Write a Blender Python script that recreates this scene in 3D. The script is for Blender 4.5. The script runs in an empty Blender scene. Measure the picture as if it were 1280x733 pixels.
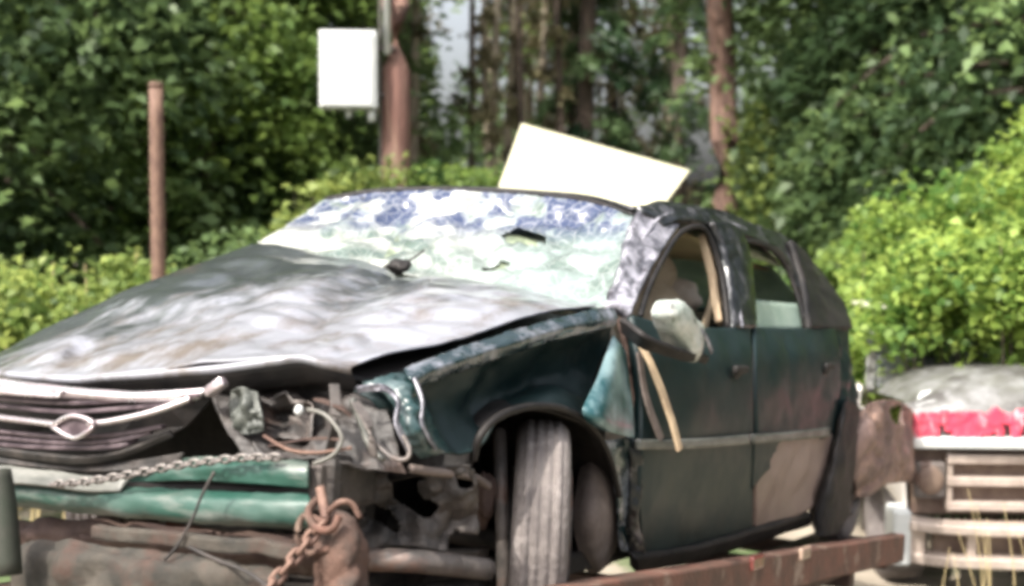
import bpy, bmesh, math, random
import numpy as np
from mathutils import Vector, Matrix, noise

S = bpy.context.scene
COL = S.collection
random.seed(4)
R_ = math.radians

# ------------------------------------------------------------------ camera
H = 2.2                                   # eye height above the gravel
PITCH = R_(3.5)
FPX = 1554.06                             # focal length in pixels of a 1280 px wide picture
cd = bpy.data.cameras.new('camera')
cd.lens = 36.0 * FPX / 1280.0
cd.sensor_width = 36.0
cd.clip_end = 600
cam = bpy.data.objects.new('camera', cd)
cam.location = (0, 0, H)
cam.rotation_euler = (R_(90) - PITCH, 0, 0)
COL.objects.link(cam)
S.camera = cam
cd.dof.use_dof = True
cd.dof.focus_distance = 3.3
cd.dof.aperture_fstop = 2.2

# ------------------------------------------------------------------ sky and sun
SUN_EL, SUN_AZ = R_(54), R_(222)          # azimuth clockwise from +Y (north): from behind the camera, to its left
w = bpy.data.worlds.new('World')
S.world = w
w.use_nodes = True
wn = w.node_tree
bg = wn.nodes['Background']
sky = wn.nodes.new('ShaderNodeTexSky')
sky.sky_type = 'NISHITA'
sky.sun_disc = False
sky.sun_elevation = SUN_EL
sky.sun_rotation = SUN_AZ
sky.air_density = 1.0
sky.dust_density = 8.0
sky.ozone_density = 1.0
hz_ = wn.nodes.new('ShaderNodeHueSaturation')      # milky, hazy summer sky
hz_.inputs['Saturation'].default_value = 0.4
hz_.inputs['Value'].default_value = 1.6
wn.links.new(sky.outputs[0], hz_.inputs['Color'])
wn.links.new(hz_.outputs[0], bg.inputs[0])
bg.inputs[1].default_value = 0.15
sd = bpy.data.lights.new('sun', 'SUN')
sd.energy = 4.0
sd.angle = R_(0.6)
sd.color = (1.0, 0.94, 0.84)
sun = bpy.data.objects.new('sun', sd)
COL.objects.link(sun)
sdir = Vector((math.sin(SUN_AZ) * math.cos(SUN_EL), math.cos(SUN_AZ) * math.cos(SUN_EL), math.sin(SUN_EL)))
sun.rotation_euler = sdir.to_track_quat('Z', 'Y').to_euler()
sun.location = sdir * 40
S.view_settings.view_transform = 'Standard'
S.view_settings.look = 'None'
S.view_settings.exposure = 0.68
S.view_settings.gamma = 1
S.render.film_transparent = False
S.cycles.max_bounces = 8
S.cycles.pixel_filter_type = 'BLACKMAN_HARRIS'
S.cycles.filter_width = 4.0

# ------------------------------------------------------------------ frames
# the sedan's own frame: x forward from the front axle, y to its left, z up from where its tyres stand
CARC = Vector((2.90437, 2.37234, 0.84920))
CR = Matrix(((-0.50770866, 0.85973072, 0.05563266),
             (-0.05740808, 0.0306702, -0.99787958),
             (-0.859614, -0.50982587, 0.03378396)))
WB = Matrix(((1, 0, 0), (0, -math.sin(PITCH), math.cos(PITCH)), (0, -math.cos(PITCH), -math.sin(PITCH))))
_m = (WB @ CR)
CARM = Matrix.Translation(Vector((0, 0, H))) @ _m.to_4x4() @ Matrix.Translation(-CARC)


def ray(u, v):
    return CR.transposed() @ Vector(((u - 640) / FPX, (v - 366.5) / FPX, 1))


def on(u, v, ax, val):
    d = ray(u, v)
    return CARC + d * ((val - CARC[ax]) / d[ax])


def X(u, v, x): return on(u, v, 0, x)
def Y(u, v, y): return on(u, v, 1, y)
def Z(u, v, z): return on(u, v, 2, z)


def W(u, v, d):                           # a point of the world at distance d along the ground
    a = (v - 366.5) / FPX
    dy = math.cos(PITCH) - a * math.sin(PITCH)
    dz = -math.sin(PITCH) - a * math.cos(PITCH)
    t = d / dy
    return Vector(((u - 640) / FPX * t, d, H + dz * t))


# ------------------------------------------------------------------ object helpers
def thing(name, label, cat, mat4=None, loc=None, group=None):
    o = bpy.data.objects.new(name, None)
    COL.objects.link(o)
    o.empty_display_size = 0.2
    if mat4 is not None: o.matrix_world = mat4
    if loc is not None: o.location = loc
    o['label'] = label
    o['category'] = cat
    if group: o['group'] = group
    return o


def link(name, me, m, parent=None, kind=None, label=None, smooth=True):
    o = bpy.data.objects.new(name, me)
    COL.objects.link(o)
    if m: me.materials.append(m)
    if parent: o.parent = parent
    if kind: o['kind'] = kind
    if label: o['label'] = label
    if smooth:
        me.polygons.foreach_set('use_smooth', [True] * len(me.polygons))
    return o


def tag(o, label, cat, group=None):
    o['label'] = label
    o['category'] = cat
    if group: o['group'] = group
    return o


def mesh_of(vs, fs, name='m'):
    me = bpy.data.meshes.new(name)
    me.from_pydata([tuple(v) for v in vs], [], fs)
    me.update()
    return me


def cr(p0, p1, p2, p3, t):
    return 0.5 * ((2 * p1) + (p2 - p0) * t + (2 * p0 - 5 * p1 + 4 * p2 - p3) * t * t + (3 * p1 - p0 - 3 * p2 + p3) * t ** 3)


def resample(pts, n):
    pts = [Vector(p) for p in pts]
    m = len(pts)
    if m == 2: return [pts[0].lerp(pts[1], i / (n - 1)) for i in range(n)]
    out = []
    for i in range(n):
        s = i / (n - 1) * (m - 1)
        k = min(int(s), m - 2)
        t = s - k
        out.append(cr(pts[max(k - 1, 0)], pts[k], pts[k + 1], pts[min(k + 2, m - 1)], t))
    return out


def nz(p, f, seed, octv=3):
    return noise.fractal(Vector(p) * f + Vector((seed * 7.3, seed * 3.1, seed)), 1.0, 2.0, octv)


def ridged(p, f, seed):
    a = noise.noise(Vector(p) * f + Vector((seed * 5.1, 2.2 * seed, seed)))
    b = noise.noise(Vector(p) * f * 2.3 + Vector((seed, 9.2 * seed, 3 * seed)))
    return (0.35 - abs(a)) + 0.45 * (0.3 - abs(b))


def patch(name, rows, m, parent, n=(36, 36), amp=0.0, f=3.0, seed=1, thick=0.004, edge=0.35, fine=0.0, hole=None, deform=None, label=None, kind=None):
    """a sheet of metal or glass through rows of points, crumpled"""
    rr = [resample(r, n[0]) for r in rows]
    cols = [resample([r[i] for r in rr], n[1]) for i in range(n[0])]
    vs = [cols[i][j] for j in range(n[1]) for i in range(n[0])]
    nu, nv = n
    nrm = []
    for j in range(nv):
        for i in range(nu):
            a = vs[j * nu + min(i + 1, nu - 1)] - vs[j * nu + max(i - 1, 0)]
            b = vs[min(j + 1, nv - 1) * nu + i] - vs[max(j - 1, 0) * nu + i]
            c = a.cross(b)
            nrm.append(c.normalized() if c.length > 1e-9 else Vector((0, 0, 1)))
    out = []
    for j in range(nv):
        for i in range(nu):
            k = j * nu + i
            u, v = i / (nu - 1), j / (nv - 1)
            e = min(1, edge + (1 - edge) * min(u, 1 - u, v, 1 - v) * 6)
            d = amp * e * ridged(vs[k], f, seed) + fine * nz(vs[k], f * 6, seed + 2)
            p = vs[k] + nrm[k] * d
            if deform: p = p + nrm[k] * deform(u, v)
            out.append(p)
    fs = []
    for j in range(nv - 1):
        for i in range(nu - 1):
            if hole and hole((i + .5) / (nu - 1), (j + .5) / (nv - 1)): continue
            a = j * nu + i
            fs.append((a, a + 1, a + 1 + nu, a + nu))
    o = link(name, mesh_of(out, fs, name), m, parent, kind, label)
    s = o.modifiers.new('solid', 'SOLIDIFY')
    s.thickness = thick
    s.offset = 0
    return o


def tube(name, pts, r, m, parent=None, n=8, seg=None, rad=None, label=None):
    P = resample(pts, seg or max(len(pts) * 5, 6)) if len(pts) > 2 else [Vector(p) for p in pts]
    vs, fs = [], []
    up = Vector((0, 0, 1))
    for k, p in enumerate(P):
        t = (P[min(k + 1, len(P) - 1)] - P[max(k - 1, 0)]).normalized()
        s = t.cross(up)
        if s.length < 1e-3: s = t.cross(Vector((1, 0, 0)))
        s.normalize()
        q = s.cross(t)
        rr = r if rad is None else r * np.interp(k / (len(P) - 1), np.linspace(0, 1, len(rad)), rad)
        for i in range(n):
            a = 2 * math.pi * i / n
            vs.append(p + s * math.cos(a) * rr + q * math.sin(a) * rr)
    for k in range(len(P) - 1):
        for i in range(n):
            j = (i + 1) % n
            fs.append((k * n + i, k * n + j, (k + 1) * n + j, (k + 1) * n + i))
    fs.append(tuple(range(n))[::-1])
    fs.append(tuple((len(P) - 1) * n + i for i in range(n)))
    return link(name, mesh_of(vs, fs, name), m, parent, label=label)


def beam(name, pts, wd, ht, m, parent=None, up=(0, 0, 1), bev=0.006, seg=None, jit=0.0, seed=1, label=None):
    """a bar of rectangular section along a path"""
    P = resample(pts, seg) if seg else [Vector(p) for p in pts]
    up = Vector(up)
    vs, fs = [], []
    for k, p in enumerate(P):
        t = (P[min(k + 1, len(P) - 1)] - P[max(k - 1, 0)]).normalized()
        s = t.cross(up).normalized()
        q = s.cross(t)
        dd = Vector((nz(p, 4, seed), nz(p, 4, seed + 3), nz(p, 4, seed + 5))) * jit
        for (a, b) in ((-1, -1), (1, -1), (1, 1), (-1, 1)):
            vs.append(p + dd + s * a * wd / 2 + q * b * ht / 2)
    for k in range(len(P) - 1):
        for i in range(4):
            j = (i + 1) % 4
            fs.append((k * 4 + i, k * 4 + j, (k + 1) * 4 + j, (k + 1) * 4 + i))
    fs.append((3, 2, 1, 0))
    fs.append(tuple((len(P) - 1) * 4 + i for i in range(4)))
    o = link(name, mesh_of(vs, fs, name), m, parent, smooth=False, label=label)
    if bev:
        b = o.modifiers.new('bevel', 'BEVEL')
        b.width = bev
        b.segments = 2
        b.limit_method = 'ANGLE'
    return o


def box(name, c, size, m, parent=None, rot=None, bev=0.01, label=None, taper=None):
    c = Vector(c)
    vs = []
    for z in (-1, 1):
        for (x, y) in ((-1, -1), (1, -1), (1, 1), (-1, 1)):
            k = taper if (taper and z > 0) else 1
            v = Vector((x * size[0] / 2 * k, y * size[1] / 2 * k, z * size[2] / 2))
            if rot: v = rot @ v
            vs.append(c + v)
    fs = [(3, 2, 1, 0), (4, 5, 6, 7)] + [(i, (i + 1) % 4, (i + 1) % 4 + 4, i + 4) for i in range(4)]
    o = link(name, mesh_of(vs, fs, name), m, parent, smooth=False, label=label)
    if bev:
        b = o.modifiers.new('bevel', 'BEVEL')
        b.width = bev
        b.segments = 2
    return o


def poly(name, pts, m, parent, thick, axis, bev=0.004, label=None, kind=None):
    """a flat outline given thickness along axis"""
    a = Vector(axis) * thick
    n = len(pts)
    vs = [Vector(p) for p in pts] + [Vector(p) + a for p in pts]
    bm = bmesh.new()
    bv = [bm.verts.new(v) for v in vs]
    bm.faces.new(bv[:n])
    bm.faces.new(bv[n:][::-1])
    for i in range(n):
        j = (i + 1) % n
        bm.faces.new((bv[j], bv[i], bv[i + n], bv[j + n]))
    bmesh.ops.recalc_face_normals(bm, faces=bm.faces)
    me = bpy.data.meshes.new(name)
    bm.to_mesh(me)
    bm.free()
    o = link(name, me, m, parent, kind, label, smooth=False)
    if bev:
        b = o.modifiers.new('bevel', 'BEVEL')
        b.width = bev
        b.segments = 2
        b.limit_method = 'ANGLE'
    return o


def lump(name, c, size, m, parent=None, amp=0.3, f=6, seed=1, rot=None, label=None, sub=3):
    bm = bmesh.new()
    bmesh.ops.create_icosphere(bm, subdivisions=sub, radius=1)
    for v in bm.verts:
        q = v.co.copy()
        q *= 1 + amp * nz(v.co, f / 4, seed)
        q = Vector((q.x * size[0], q.y * size[1], q.z * size[2]))
        if rot: q = rot @ q
        v.co = q + Vector(c)
    me = bpy.data.meshes.new(name)
    bm.to_mesh(me)
    bm.free()
    return link(name, me, m, parent, label=label)


def revolve(name, prof, m, parent=None, M=None, n=40, label=None):
    """profile (r, h) turned about the local Y axis"""
    vs, fs = [], []
    k = len(prof)
    for i in range(n):
        a = 2 * math.pi * i / n
        for (r, h) in prof:
            p = Vector((r * math.cos(a), h, r * math.sin(a)))
            vs.append(M @ p if M else p)
    for i in range(n):
        j = (i + 1) % n
        for q in range(k - 1):
            fs.append((i * k + q, j * k + q, j * k + q + 1, i * k + q + 1))
    return link(name, mesh_of(vs, fs, name), m, parent, label=label)


# ------------------------------------------------------------------ materials
def mat(name, c1, c2=None, scale=6.0, rough=0.6, rough2=None, metal=0.0, coat=0.0, bump=0.0, bscale=60, detail=6, lo=0.4, hi=0.6, c3=None, s3=2.0, lo3=.5, hi3=.62, stretch=None, spec=0.5, trans=0.0, alpha=1.0, coord='Object'):
    m = bpy.data.materials.new(name)
    m.use_nodes = True
    nt = m.node_tree
    b = nt.nodes['Principled BSDF']
    L = nt.links.new
    b.inputs['Base Color'].default_value = (*c1, 1)
    b.inputs['Roughness'].default_value = rough
    b.inputs['Metallic'].default_value = metal
    b.inputs['Coat Weight'].default_value = coat
    b.inputs['Coat Roughness'].default_value = 0.14
    b.inputs['Specular IOR Level'].default_value = spec
    b.inputs['Transmission Weight'].default_value = trans
    b.inputs['Alpha'].default_value = alpha
    tc = nt.nodes.new('ShaderNodeTexCoord')
    mp = nt.nodes.new('ShaderNodeMapping')
    L(tc.outputs[coord], mp.inputs[0])
    if stretch: mp.inputs['Scale'].default_value = stretch
    if c2:
        n1 = nt.nodes.new('ShaderNodeTexNoise')
        n1.inputs['Scale'].default_value = scale
        n1.inputs['Detail'].default_value = detail
        n1.inputs['Roughness'].default_value = 0.65
        L(mp.outputs[0], n1.inputs[0])
        mr = nt.nodes.new('ShaderNodeMapRange')
        mr.inputs[1].default_value = lo
        mr.inputs[2].default_value = hi
        L(n1.outputs[0], mr.inputs[0])
        mx = nt.nodes.new('ShaderNodeMix')
        mx.data_type = 'RGBA'
        mx.inputs[6].default_value = (*c1, 1)
        mx.inputs[7].default_value = (*c2, 1)
        L(mr.outputs[0], mx.inputs[0])
        out = mx.outputs[2]
        if rough2 is not None:
            mr2 = nt.nodes.new('ShaderNodeMapRange')
            mr2.inputs[3].default_value = rough
            mr2.inputs[4].default_value = rough2
            L(mr.outputs[0], mr2.inputs[0])
            L(mr2.outputs[0], b.inputs['Roughness'])
        if c3:
            n3 = nt.nodes.new('ShaderNodeTexNoise')
            n3.inputs['Scale'].default_value = s3
            n3.inputs['Detail'].default_value = 8
            n3.inputs['Roughness'].default_value = 0.7
            L(mp.outputs[0], n3.inputs[0])
            m3 = nt.nodes.new('ShaderNodeMapRange')
            m3.inputs[1].default_value = lo3
            m3.inputs[2].default_value = hi3
            L(n3.outputs[0], m3.inputs[0])
            x3 = nt.nodes.new('ShaderNodeMix')
            x3.data_type = 'RGBA'
            L(m3.outputs[0], x3.inputs[0])
            L(out, x3.inputs[6])
            x3.inputs[7].default_value = (*c3, 1)
            out = x3.outputs[2]
        L(out, b.inputs['Base Color'])
    if bump:
        nb = nt.nodes.new('ShaderNodeTexNoise')
        nb.inputs['Scale'].default_value = bscale
        nb.inputs['Detail'].default_value = 5
        L(mp.outputs[0], nb.inputs[0])
        bu = nt.nodes.new('ShaderNodeBump')
        bu.inputs['Strength'].default_value = bump
        bu.inputs['Distance'].default_value = 0.02
        L(nb.outputs[0], bu.inputs['Height'])
        L(bu.outputs[0], b.inputs['Normal'])
    return m


def leaf_mat(name, dark, light, trans=0.45, rough=0.5):
    m = bpy.data.materials.new(name)
    m.use_nodes = True
    nt = m.node_tree
    for n in list(nt.nodes): nt.nodes.remove(n)
    L = nt.links.new
    out = nt.nodes.new('ShaderNodeOutputMaterial')
    at = nt.nodes.new('ShaderNodeAttribute')
    at.attribute_name = 'leafvar'
    mx = nt.nodes.new('ShaderNodeMix')
    mx.data_type = 'RGBA'
    mx.inputs[6].default_value = (*dark, 1)
    mx.inputs[7].default_value = (*light, 1)
    L(at.outputs['Fac'], mx.inputs[0])
    d = nt.nodes.new('ShaderNodeBsdfPrincipled')
    d.inputs['Roughness'].default_value = rough
    d.inputs['Specular IOR Level'].default_value = 0.35
    t = nt.nodes.new('ShaderNodeBsdfTranslucent')
    hs = nt.nodes.new('ShaderNodeHueSaturation')
    hs.inputs['Hue'].default_value = 0.485
    hs.inputs['Value'].default_value = 1.5
    L(mx.outputs[2], d.inputs['Base Color'])
    L(mx.outputs[2], hs.inputs['Color'])
    L(hs.outputs[0], t.inputs[0])
    ms = nt.nodes.new('ShaderNodeMixShader')
    ms.inputs[0].default_value = trans
    L(d.outputs[0], ms.inputs[1])
    L(t.outputs[0], ms.inputs[2])
    L(ms.outputs[0], out.inputs[0])
    return m


PAINT = mat('dark_green_paint', (0.004, 0.0135, 0.0145), (0.008, 0.019, 0.020), scale=5, rough=0.4, rough2=0.55, spec=.35, coat=0.0, c3=(0.055, 0.05, 0.045), s3=2.2, lo3=.60, hi3=.85, bump=.05, bscale=12)
PAINTB = mat('teal_paint_sky_reflection', (0.02, 0.08, 0.09), (0.26, 0.38, 0.40), scale=6, rough=0.3, rough2=.45, metal=0.3, coat=.4, bump=.04, bscale=14)  # pale teal stands in for sky reflected in the fender corner
PAINTEDGE = mat('scraped_fender_metal', (0.02, 0.04, 0.045), (0.27, 0.28, 0.32), scale=9, rough=0.25, rough2=.5, metal=0.4, coat=0.6, lo=.47, hi=.62, bump=.1, bscale=20)
HOODM = mat('dusty_hood_painted_sheen', (0.27, 0.275, 0.31), (0.12, 0.10, 0.088), scale=4.5, rough=0.28, rough2=0.55, metal=0.1, coat=0.7, lo=.48, hi=.64, c3=(0.045, 0.052, 0.055), s3=4.2, lo3=.34, hi3=.54, bump=.12, bscale=9, stretch=(1, 1.6, 1), detail=9)  # pale base carries the sky's sheen, brown noise is dirt
BLACKM = mat('black_parts_and_shade', (0.007, 0.0065, 0.007), (0.02, 0.017, 0.016), scale=8, spec=.3, rough=0.6, bump=.2, bscale=25)  # black parts, and painted shade under the hood edge
SCUFF = mat('scraped_pillar_metal', (0.014, 0.016, 0.018), (0.17, 0.165, 0.18), scale=18, rough=0.3, rough2=.55, metal=0.5, coat=.3, lo=.52, hi=.72, bump=.15, bscale=30, stretch=(1, 1, .6))
PILLARL = mat('pale_scrapes_and_sheen', (0.09, 0.09, 0.105), (0.40, 0.39, 0.44), scale=16, rough=0.3, rough2=.5, metal=0.3, lo=.42, hi=.6, c3=(.05, .045, .055), s3=9, lo3=.56, hi3=.62, bump=.15, bscale=30)  # scrapes, plus the sheen of lit pillars put into the colour
TAN = mat('tan_trim', (0.50, 0.38, 0.25), (0.36, 0.26, 0.17), scale=8, rough=0.7, bump=.1)
BEIGE = mat('beige_cloth', (0.55, 0.46, 0.34), (0.40, 0.32, 0.23), scale=12, rough=0.9, bump=.2, bscale=120)
GREYM = mat('grimy_engine_metal', (0.07, 0.063, 0.06), (0.14, 0.12, 0.11), scale=9, rough=0.55, metal=.3, c3=(.15, .085, .065), s3=5, lo3=.54, hi3=.68, bump=.35, bscale=26)
GREYD = mat('dark_grimy_metal', (0.022, 0.020, 0.019), (0.06, 0.05, 0.045), scale=8, rough=0.6, metal=.2, bump=.35, bscale=26)
POCKET = mat('grimy_shaded_lamp_pocket', (0.030, 0.027, 0.026), (0.065, 0.055, 0.05), scale=7, rough=0.6, c3=(.10, .062, .05), s3=5, lo3=.54, hi3=.7, bump=.25, bscale=20)  # grime, darkened further for the shade under the hood overhang
CHROME = mat('scratched_chrome', (0.70, 0.66, 0.66), (0.5, 0.42, 0.44), scale=16, rough=0.22, rough2=.45, metal=.85, bump=.06)
GRILLEM = mat('purplish_grille_plastic', (0.05, 0.035, 0.042), (0.12, 0.09, 0.10), scale=20, rough=0.35, rough2=.5, metal=.2)
GREENP = mat('green_bumper_foam', (0.016, 0.058, 0.043), (0.045, 0.085, 0.07), scale=6, rough=0.38, rough2=.6, c3=(.15, .16, .145), s3=3.2, lo3=.48, hi3=.62, bump=.1, bscale=14, stretch=(1, .7, 3))
GREYP = mat('scraped_grey_plastic', (0.065, 0.068, 0.06), (0.15, 0.15, 0.135), scale=7, rough=0.45, stretch=(1, .5, 4), bump=.1)
TYREM = mat('dusty_tyre_rubber', (0.10, 0.086, 0.083), (0.16, 0.14, 0.132), scale=9, rough=0.8, c3=(.27, .24, .23), s3=6, lo3=.56, hi3=.70, bump=.35, bscale=50)
LINER = mat('muddy_liner', (0.10, 0.078, 0.07), (0.17, 0.135, 0.12), scale=6, rough=0.85, bump=.3, bscale=30)
DOORBR = mat('brown_lower_door', (0.17, 0.12, 0.10), (0.23, 0.17, 0.145), scale=6, rough=0.55, rough2=.75, coat=.15, bump=.1)  # brown tone of the lower rear door
RUST = mat('rust_red_steel', (0.13, 0.058, 0.04), (0.075, 0.042, 0.03), scale=7, rough=0.8, c3=(.22, .16, .125), s3=6, lo3=.55, hi3=.66, bump=.3, bscale=40)
RUSTD = mat('dark_rusty_steel', (0.035, 0.018, 0.015), (0.07, 0.042, 0.032), scale=6, rough=0.8, bump=.3, bscale=30)
RUSTL = mat('pale_rusty_chain', (0.20, 0.12, 0.09), (0.10, 0.055, 0.042), scale=20, rough=0.7, metal=.2, bump=.3)
CHAINM = mat('galvanised_chain', (0.26, 0.24, 0.225), (0.15, 0.13, 0.12), scale=30, rough=0.5, metal=.6)
REDREF = mat('red_marker_lens', (0.18, 0.035, 0.03), (0.12, 0.035, 0.03), scale=20, rough=0.25, coat=.6)
AMBREF = mat('dirty_white_lens', (0.40, 0.29, 0.22), (0.25, 0.16, 0.13), scale=20, rough=0.3, coat=.6)
WIRE = mat('pale_wire', (0.13, 0.125, 0.11), rough=.5)
WHITEP = mat('white_painted_metal', (0.56, 0.57, 0.56), (0.47, 0.49, 0.49), scale=3, rough=0.4)
CREAM = mat('cream_panel', (0.58, 0.56, 0.40), (0.50, 0.48, 0.345), scale=2, rough=0.6)
POLEM = mat('creosoted_pole_wood', (0.17, 0.085, 0.066), (0.09, 0.045, 0.036), scale=5, rough=0.85, stretch=(6, 6, .5), c3=(.24, .155, .115), s3=3, bump=.5, bscale=14)
POSTM = mat('rusty_post', (0.19, 0.115, 0.08), (0.10, 0.055, 0.042), scale=14, rough=0.8, stretch=(3, 3, 1), bump=.2)
BARK = mat('dark_bark', (0.10, 0.072, 0.055), (0.05, 0.038, 0.03), scale=6, rough=0.95, stretch=(4, 4, .7), bump=.8, bscale=14)
BARKR = mat('reddish_bark', (0.15, 0.088, 0.066), (0.07, 0.042, 0.034), scale=6, rough=0.95, stretch=(4, 4, .6), bump=.8, bscale=12)
BARKG = mat('greyish_bark', (0.34, 0.29, 0.22), (0.17, 0.135, 0.10), scale=6, rough=0.95, stretch=(4, 4, .6), bump=.8, bscale=12)
PKM = mat('dull_beige_bumper', (0.50, 0.42, 0.37), (0.34, 0.28, 0.24), scale=6, rough=0.45, rough2=.6, metal=.3, bump=.08)
PKD = mat('grille_recess_brown', (0.11, 0.07, 0.055), (0.17, 0.12, 0.09), scale=9, rough=0.6)
PKW = mat('pickup_white_paint', (0.74, 0.70, 0.66), (0.56, 0.52, 0.49), scale=4, rough=0.35, coat=.4)
REDT = mat('red_warning_tape', (0.46, 0.025, 0.06), (0.34, 0.03, 0.055), scale=10, rough=0.5, c3=(.55, .30, .32), s3=9, lo3=.56, hi3=.64, stretch=(2.2, 1, .5))
PKH = mat('silvery_faded_hood', (0.20, 0.20, 0.20), (0.11, 0.108, 0.10), scale=7, rough=.4, coat=.3, bump=.1, c3=(.06, .055, .05), s3=4)
PKG = mat('pickup_windscreen_glass', (0.06, 0.07, 0.075), (0.16, 0.16, 0.16), scale=5, rough=0.2, rough2=.5, coat=.5)
HOUSING = mat('mint_mirror_cap', (0.26, 0.30, 0.27), (0.46, 0.47, 0.44), scale=14, rough=0.35, coat=.4, c3=(.06,.06,.055), s3=12, lo3=.55, hi3=.65, bump=.2)
GRASSST = mat('dry_grass_stem', (0.48, 0.38, 0.20), rough=.8)
DGLASS = mat('dusty_side_glass', (0.42, 0.52, 0.44), (0.30, 0.40, 0.34), scale=5, rough=0.25, coat=.4, alpha=.80)
LAMPM = mat('cloudy_lamp_plastic', (0.045, 0.05, 0.045), (0.085, 0.09, 0.08), scale=9, rough=0.5)


def windscreen_mat():
    m = bpy.data.materials.new('shattered_windscreen_glass')
    m.use_nodes = True
    nt = m.node_tree
    L = nt.links.new
    b = nt.nodes['Principled BSDF']
    tc = nt.nodes.new('ShaderNodeTexCoord')

    def N(t, **k):
        n = nt.nodes.new(t)
        for a, v in k.items(): n.inputs[a].default_value = v
        return n

    def mix(f, a, c):
        x = nt.nodes.new('ShaderNodeMix')
        x.data_type = 'RGBA'
        L(f, x.inputs[0])
        for s, i in ((a, 6), (c, 7)):
            if isinstance(s, tuple): x.inputs[i].default_value = (*s, 1)
            else: L(s, x.inputs[i])
        return x.outputs[2]

    def rng(s, a, c, lo=0, hi=1):
        r = nt.nodes.new('ShaderNodeMapRange')
        for i, v in enumerate((a, c, lo, hi)): r.inputs[i + 1].default_value = v
        L(s, r.inputs[0])
        return r.outputs[0]

    def mul(a, c, op='MULTIPLY'):
        q = nt.nodes.new('ShaderNodeMath')
        q.operation = op
        q.use_clamp = True
        for s, i in ((a, 0), (c, 1)):
            if isinstance(s, float): q.inputs[i].default_value = s
            else: L(s, q.inputs[i])
        return q.outputs[0]
    sep = N('ShaderNodeSeparateXYZ')
    L(tc.outputs['Object'], sep.inputs[0])
    n1 = N('ShaderNodeTexNoise', Scale=8.0, Detail=3.0, Roughness=.55)
    L(tc.outputs['Object'], n1.inputs[0])
    n2 = N('ShaderNodeTexNoise', Scale=2.6, Detail=4.0, Roughness=.55, Distortion=2.0)
    L(tc.outputs['Object'], n2.inputs[0])
    vo = N('ShaderNodeTexVoronoi', Scale=26.0)
    vo.feature = 'DISTANCE_TO_EDGE'
    L(tc.outputs['Object'], vo.inputs[0])
    v2 = N('ShaderNodeTexVoronoi', Scale=8.0)
    v2.feature = 'DISTANCE_TO_EDGE'
    L(n2.outputs[1], v2.inputs[0])
    crack = rng(vo.outputs['Distance'], 0.0, 0.05, 1, 0)
    v3 = N('ShaderNodeTexVoronoi', Scale=7.0)
    v3.feature = 'DISTANCE_TO_EDGE'
    L(tc.outputs['Object'], v3.inputs[0])
    crack = mul(crack, rng(v3.outputs['Distance'], 0.0, 0.03, 1, 0), 'MAXIMUM')
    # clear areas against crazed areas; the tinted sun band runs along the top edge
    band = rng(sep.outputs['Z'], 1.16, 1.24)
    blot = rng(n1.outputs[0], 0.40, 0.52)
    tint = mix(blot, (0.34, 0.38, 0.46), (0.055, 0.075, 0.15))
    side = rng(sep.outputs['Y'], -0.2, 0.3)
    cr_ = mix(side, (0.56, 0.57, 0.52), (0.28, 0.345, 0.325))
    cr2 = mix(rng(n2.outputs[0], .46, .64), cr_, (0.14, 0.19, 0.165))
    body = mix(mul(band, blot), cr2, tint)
    fin = mix(mul(crack, 0.42), body, (0.62, 0.64, 0.65))
    L(fin, b.inputs['Base Color'])
    b.inputs['Roughness'].default_value = 0.25
    b.inputs['Coat Weight'].default_value = 0.5
    bu = N('ShaderNodeBump', Strength=.35, Distance=.01)
    L(vo.outputs['Distance'], bu.inputs['Height'])
    L(bu.outputs[0], b.inputs['Normal'])
    tl = N('ShaderNodeBsdfTranslucent')
    L(fin, tl.inputs[0])
    ms = N('ShaderNodeMixShader')
    ms.inputs[0].default_value = .35
    L(b.outputs[0], ms.inputs[1])
    L(tl.outputs[0], ms.inputs[2])
    L(ms.outputs[0], nt.nodes['Material Output'].inputs[0])
    return m


GLASSW = windscreen_mat()


# painted sheen: hood colour darkens to the rear right, pales to the front left
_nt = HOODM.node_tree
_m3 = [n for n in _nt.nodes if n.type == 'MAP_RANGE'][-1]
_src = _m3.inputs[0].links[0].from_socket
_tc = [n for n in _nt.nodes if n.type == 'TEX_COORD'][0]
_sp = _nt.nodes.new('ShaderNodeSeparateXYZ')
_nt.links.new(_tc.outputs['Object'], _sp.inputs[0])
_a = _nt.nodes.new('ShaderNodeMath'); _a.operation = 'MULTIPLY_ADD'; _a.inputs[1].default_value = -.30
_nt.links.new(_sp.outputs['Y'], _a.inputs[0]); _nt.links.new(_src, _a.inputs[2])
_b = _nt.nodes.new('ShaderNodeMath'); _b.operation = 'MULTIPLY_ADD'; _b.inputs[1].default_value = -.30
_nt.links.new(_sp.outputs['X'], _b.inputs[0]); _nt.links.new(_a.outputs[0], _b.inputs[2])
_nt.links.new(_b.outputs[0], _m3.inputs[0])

# ------------------------------------------------------------------ ground
def ground():
    n = 90
    vs, fs = [], []
    for j in range(n):
        for i in range(n):
            s, t = (i / (n - 1) - .5) * 2, j / (n - 1)
            x = math.copysign(abs(s) ** 2.2, s) * 260
            y = -25 + t ** 2.2 * 420
            z = 0.0
            far = max(0, min(1, (y - 12.5) / 10))
            lf = max(0, min(1, (-x - 2.0) / 5)) * max(0, min(1, (y - 6) / 5))
            z += 0.9 * far + .35 * lf + 0.06 * noise.noise(Vector((x * .4, y * .4, 0)))
            vs.append((x, y, z))
    for j in range(n - 1):
        for i in range(n - 1):
            a = j * n + i
            fs.append((a, a + 1, a + 1 + n, a + n))
    m = mat('pale_gravel', (0.30, 0.26, 0.21), (0.20, 0.17, 0.13), scale=1.3, rough=.95, c3=(.06, .09, .03), s3=.35, lo3=.5, hi3=.56, bump=.5, bscale=20)
    link('ground', mesh_of(vs, fs), m, kind='structure')


ground()

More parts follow.
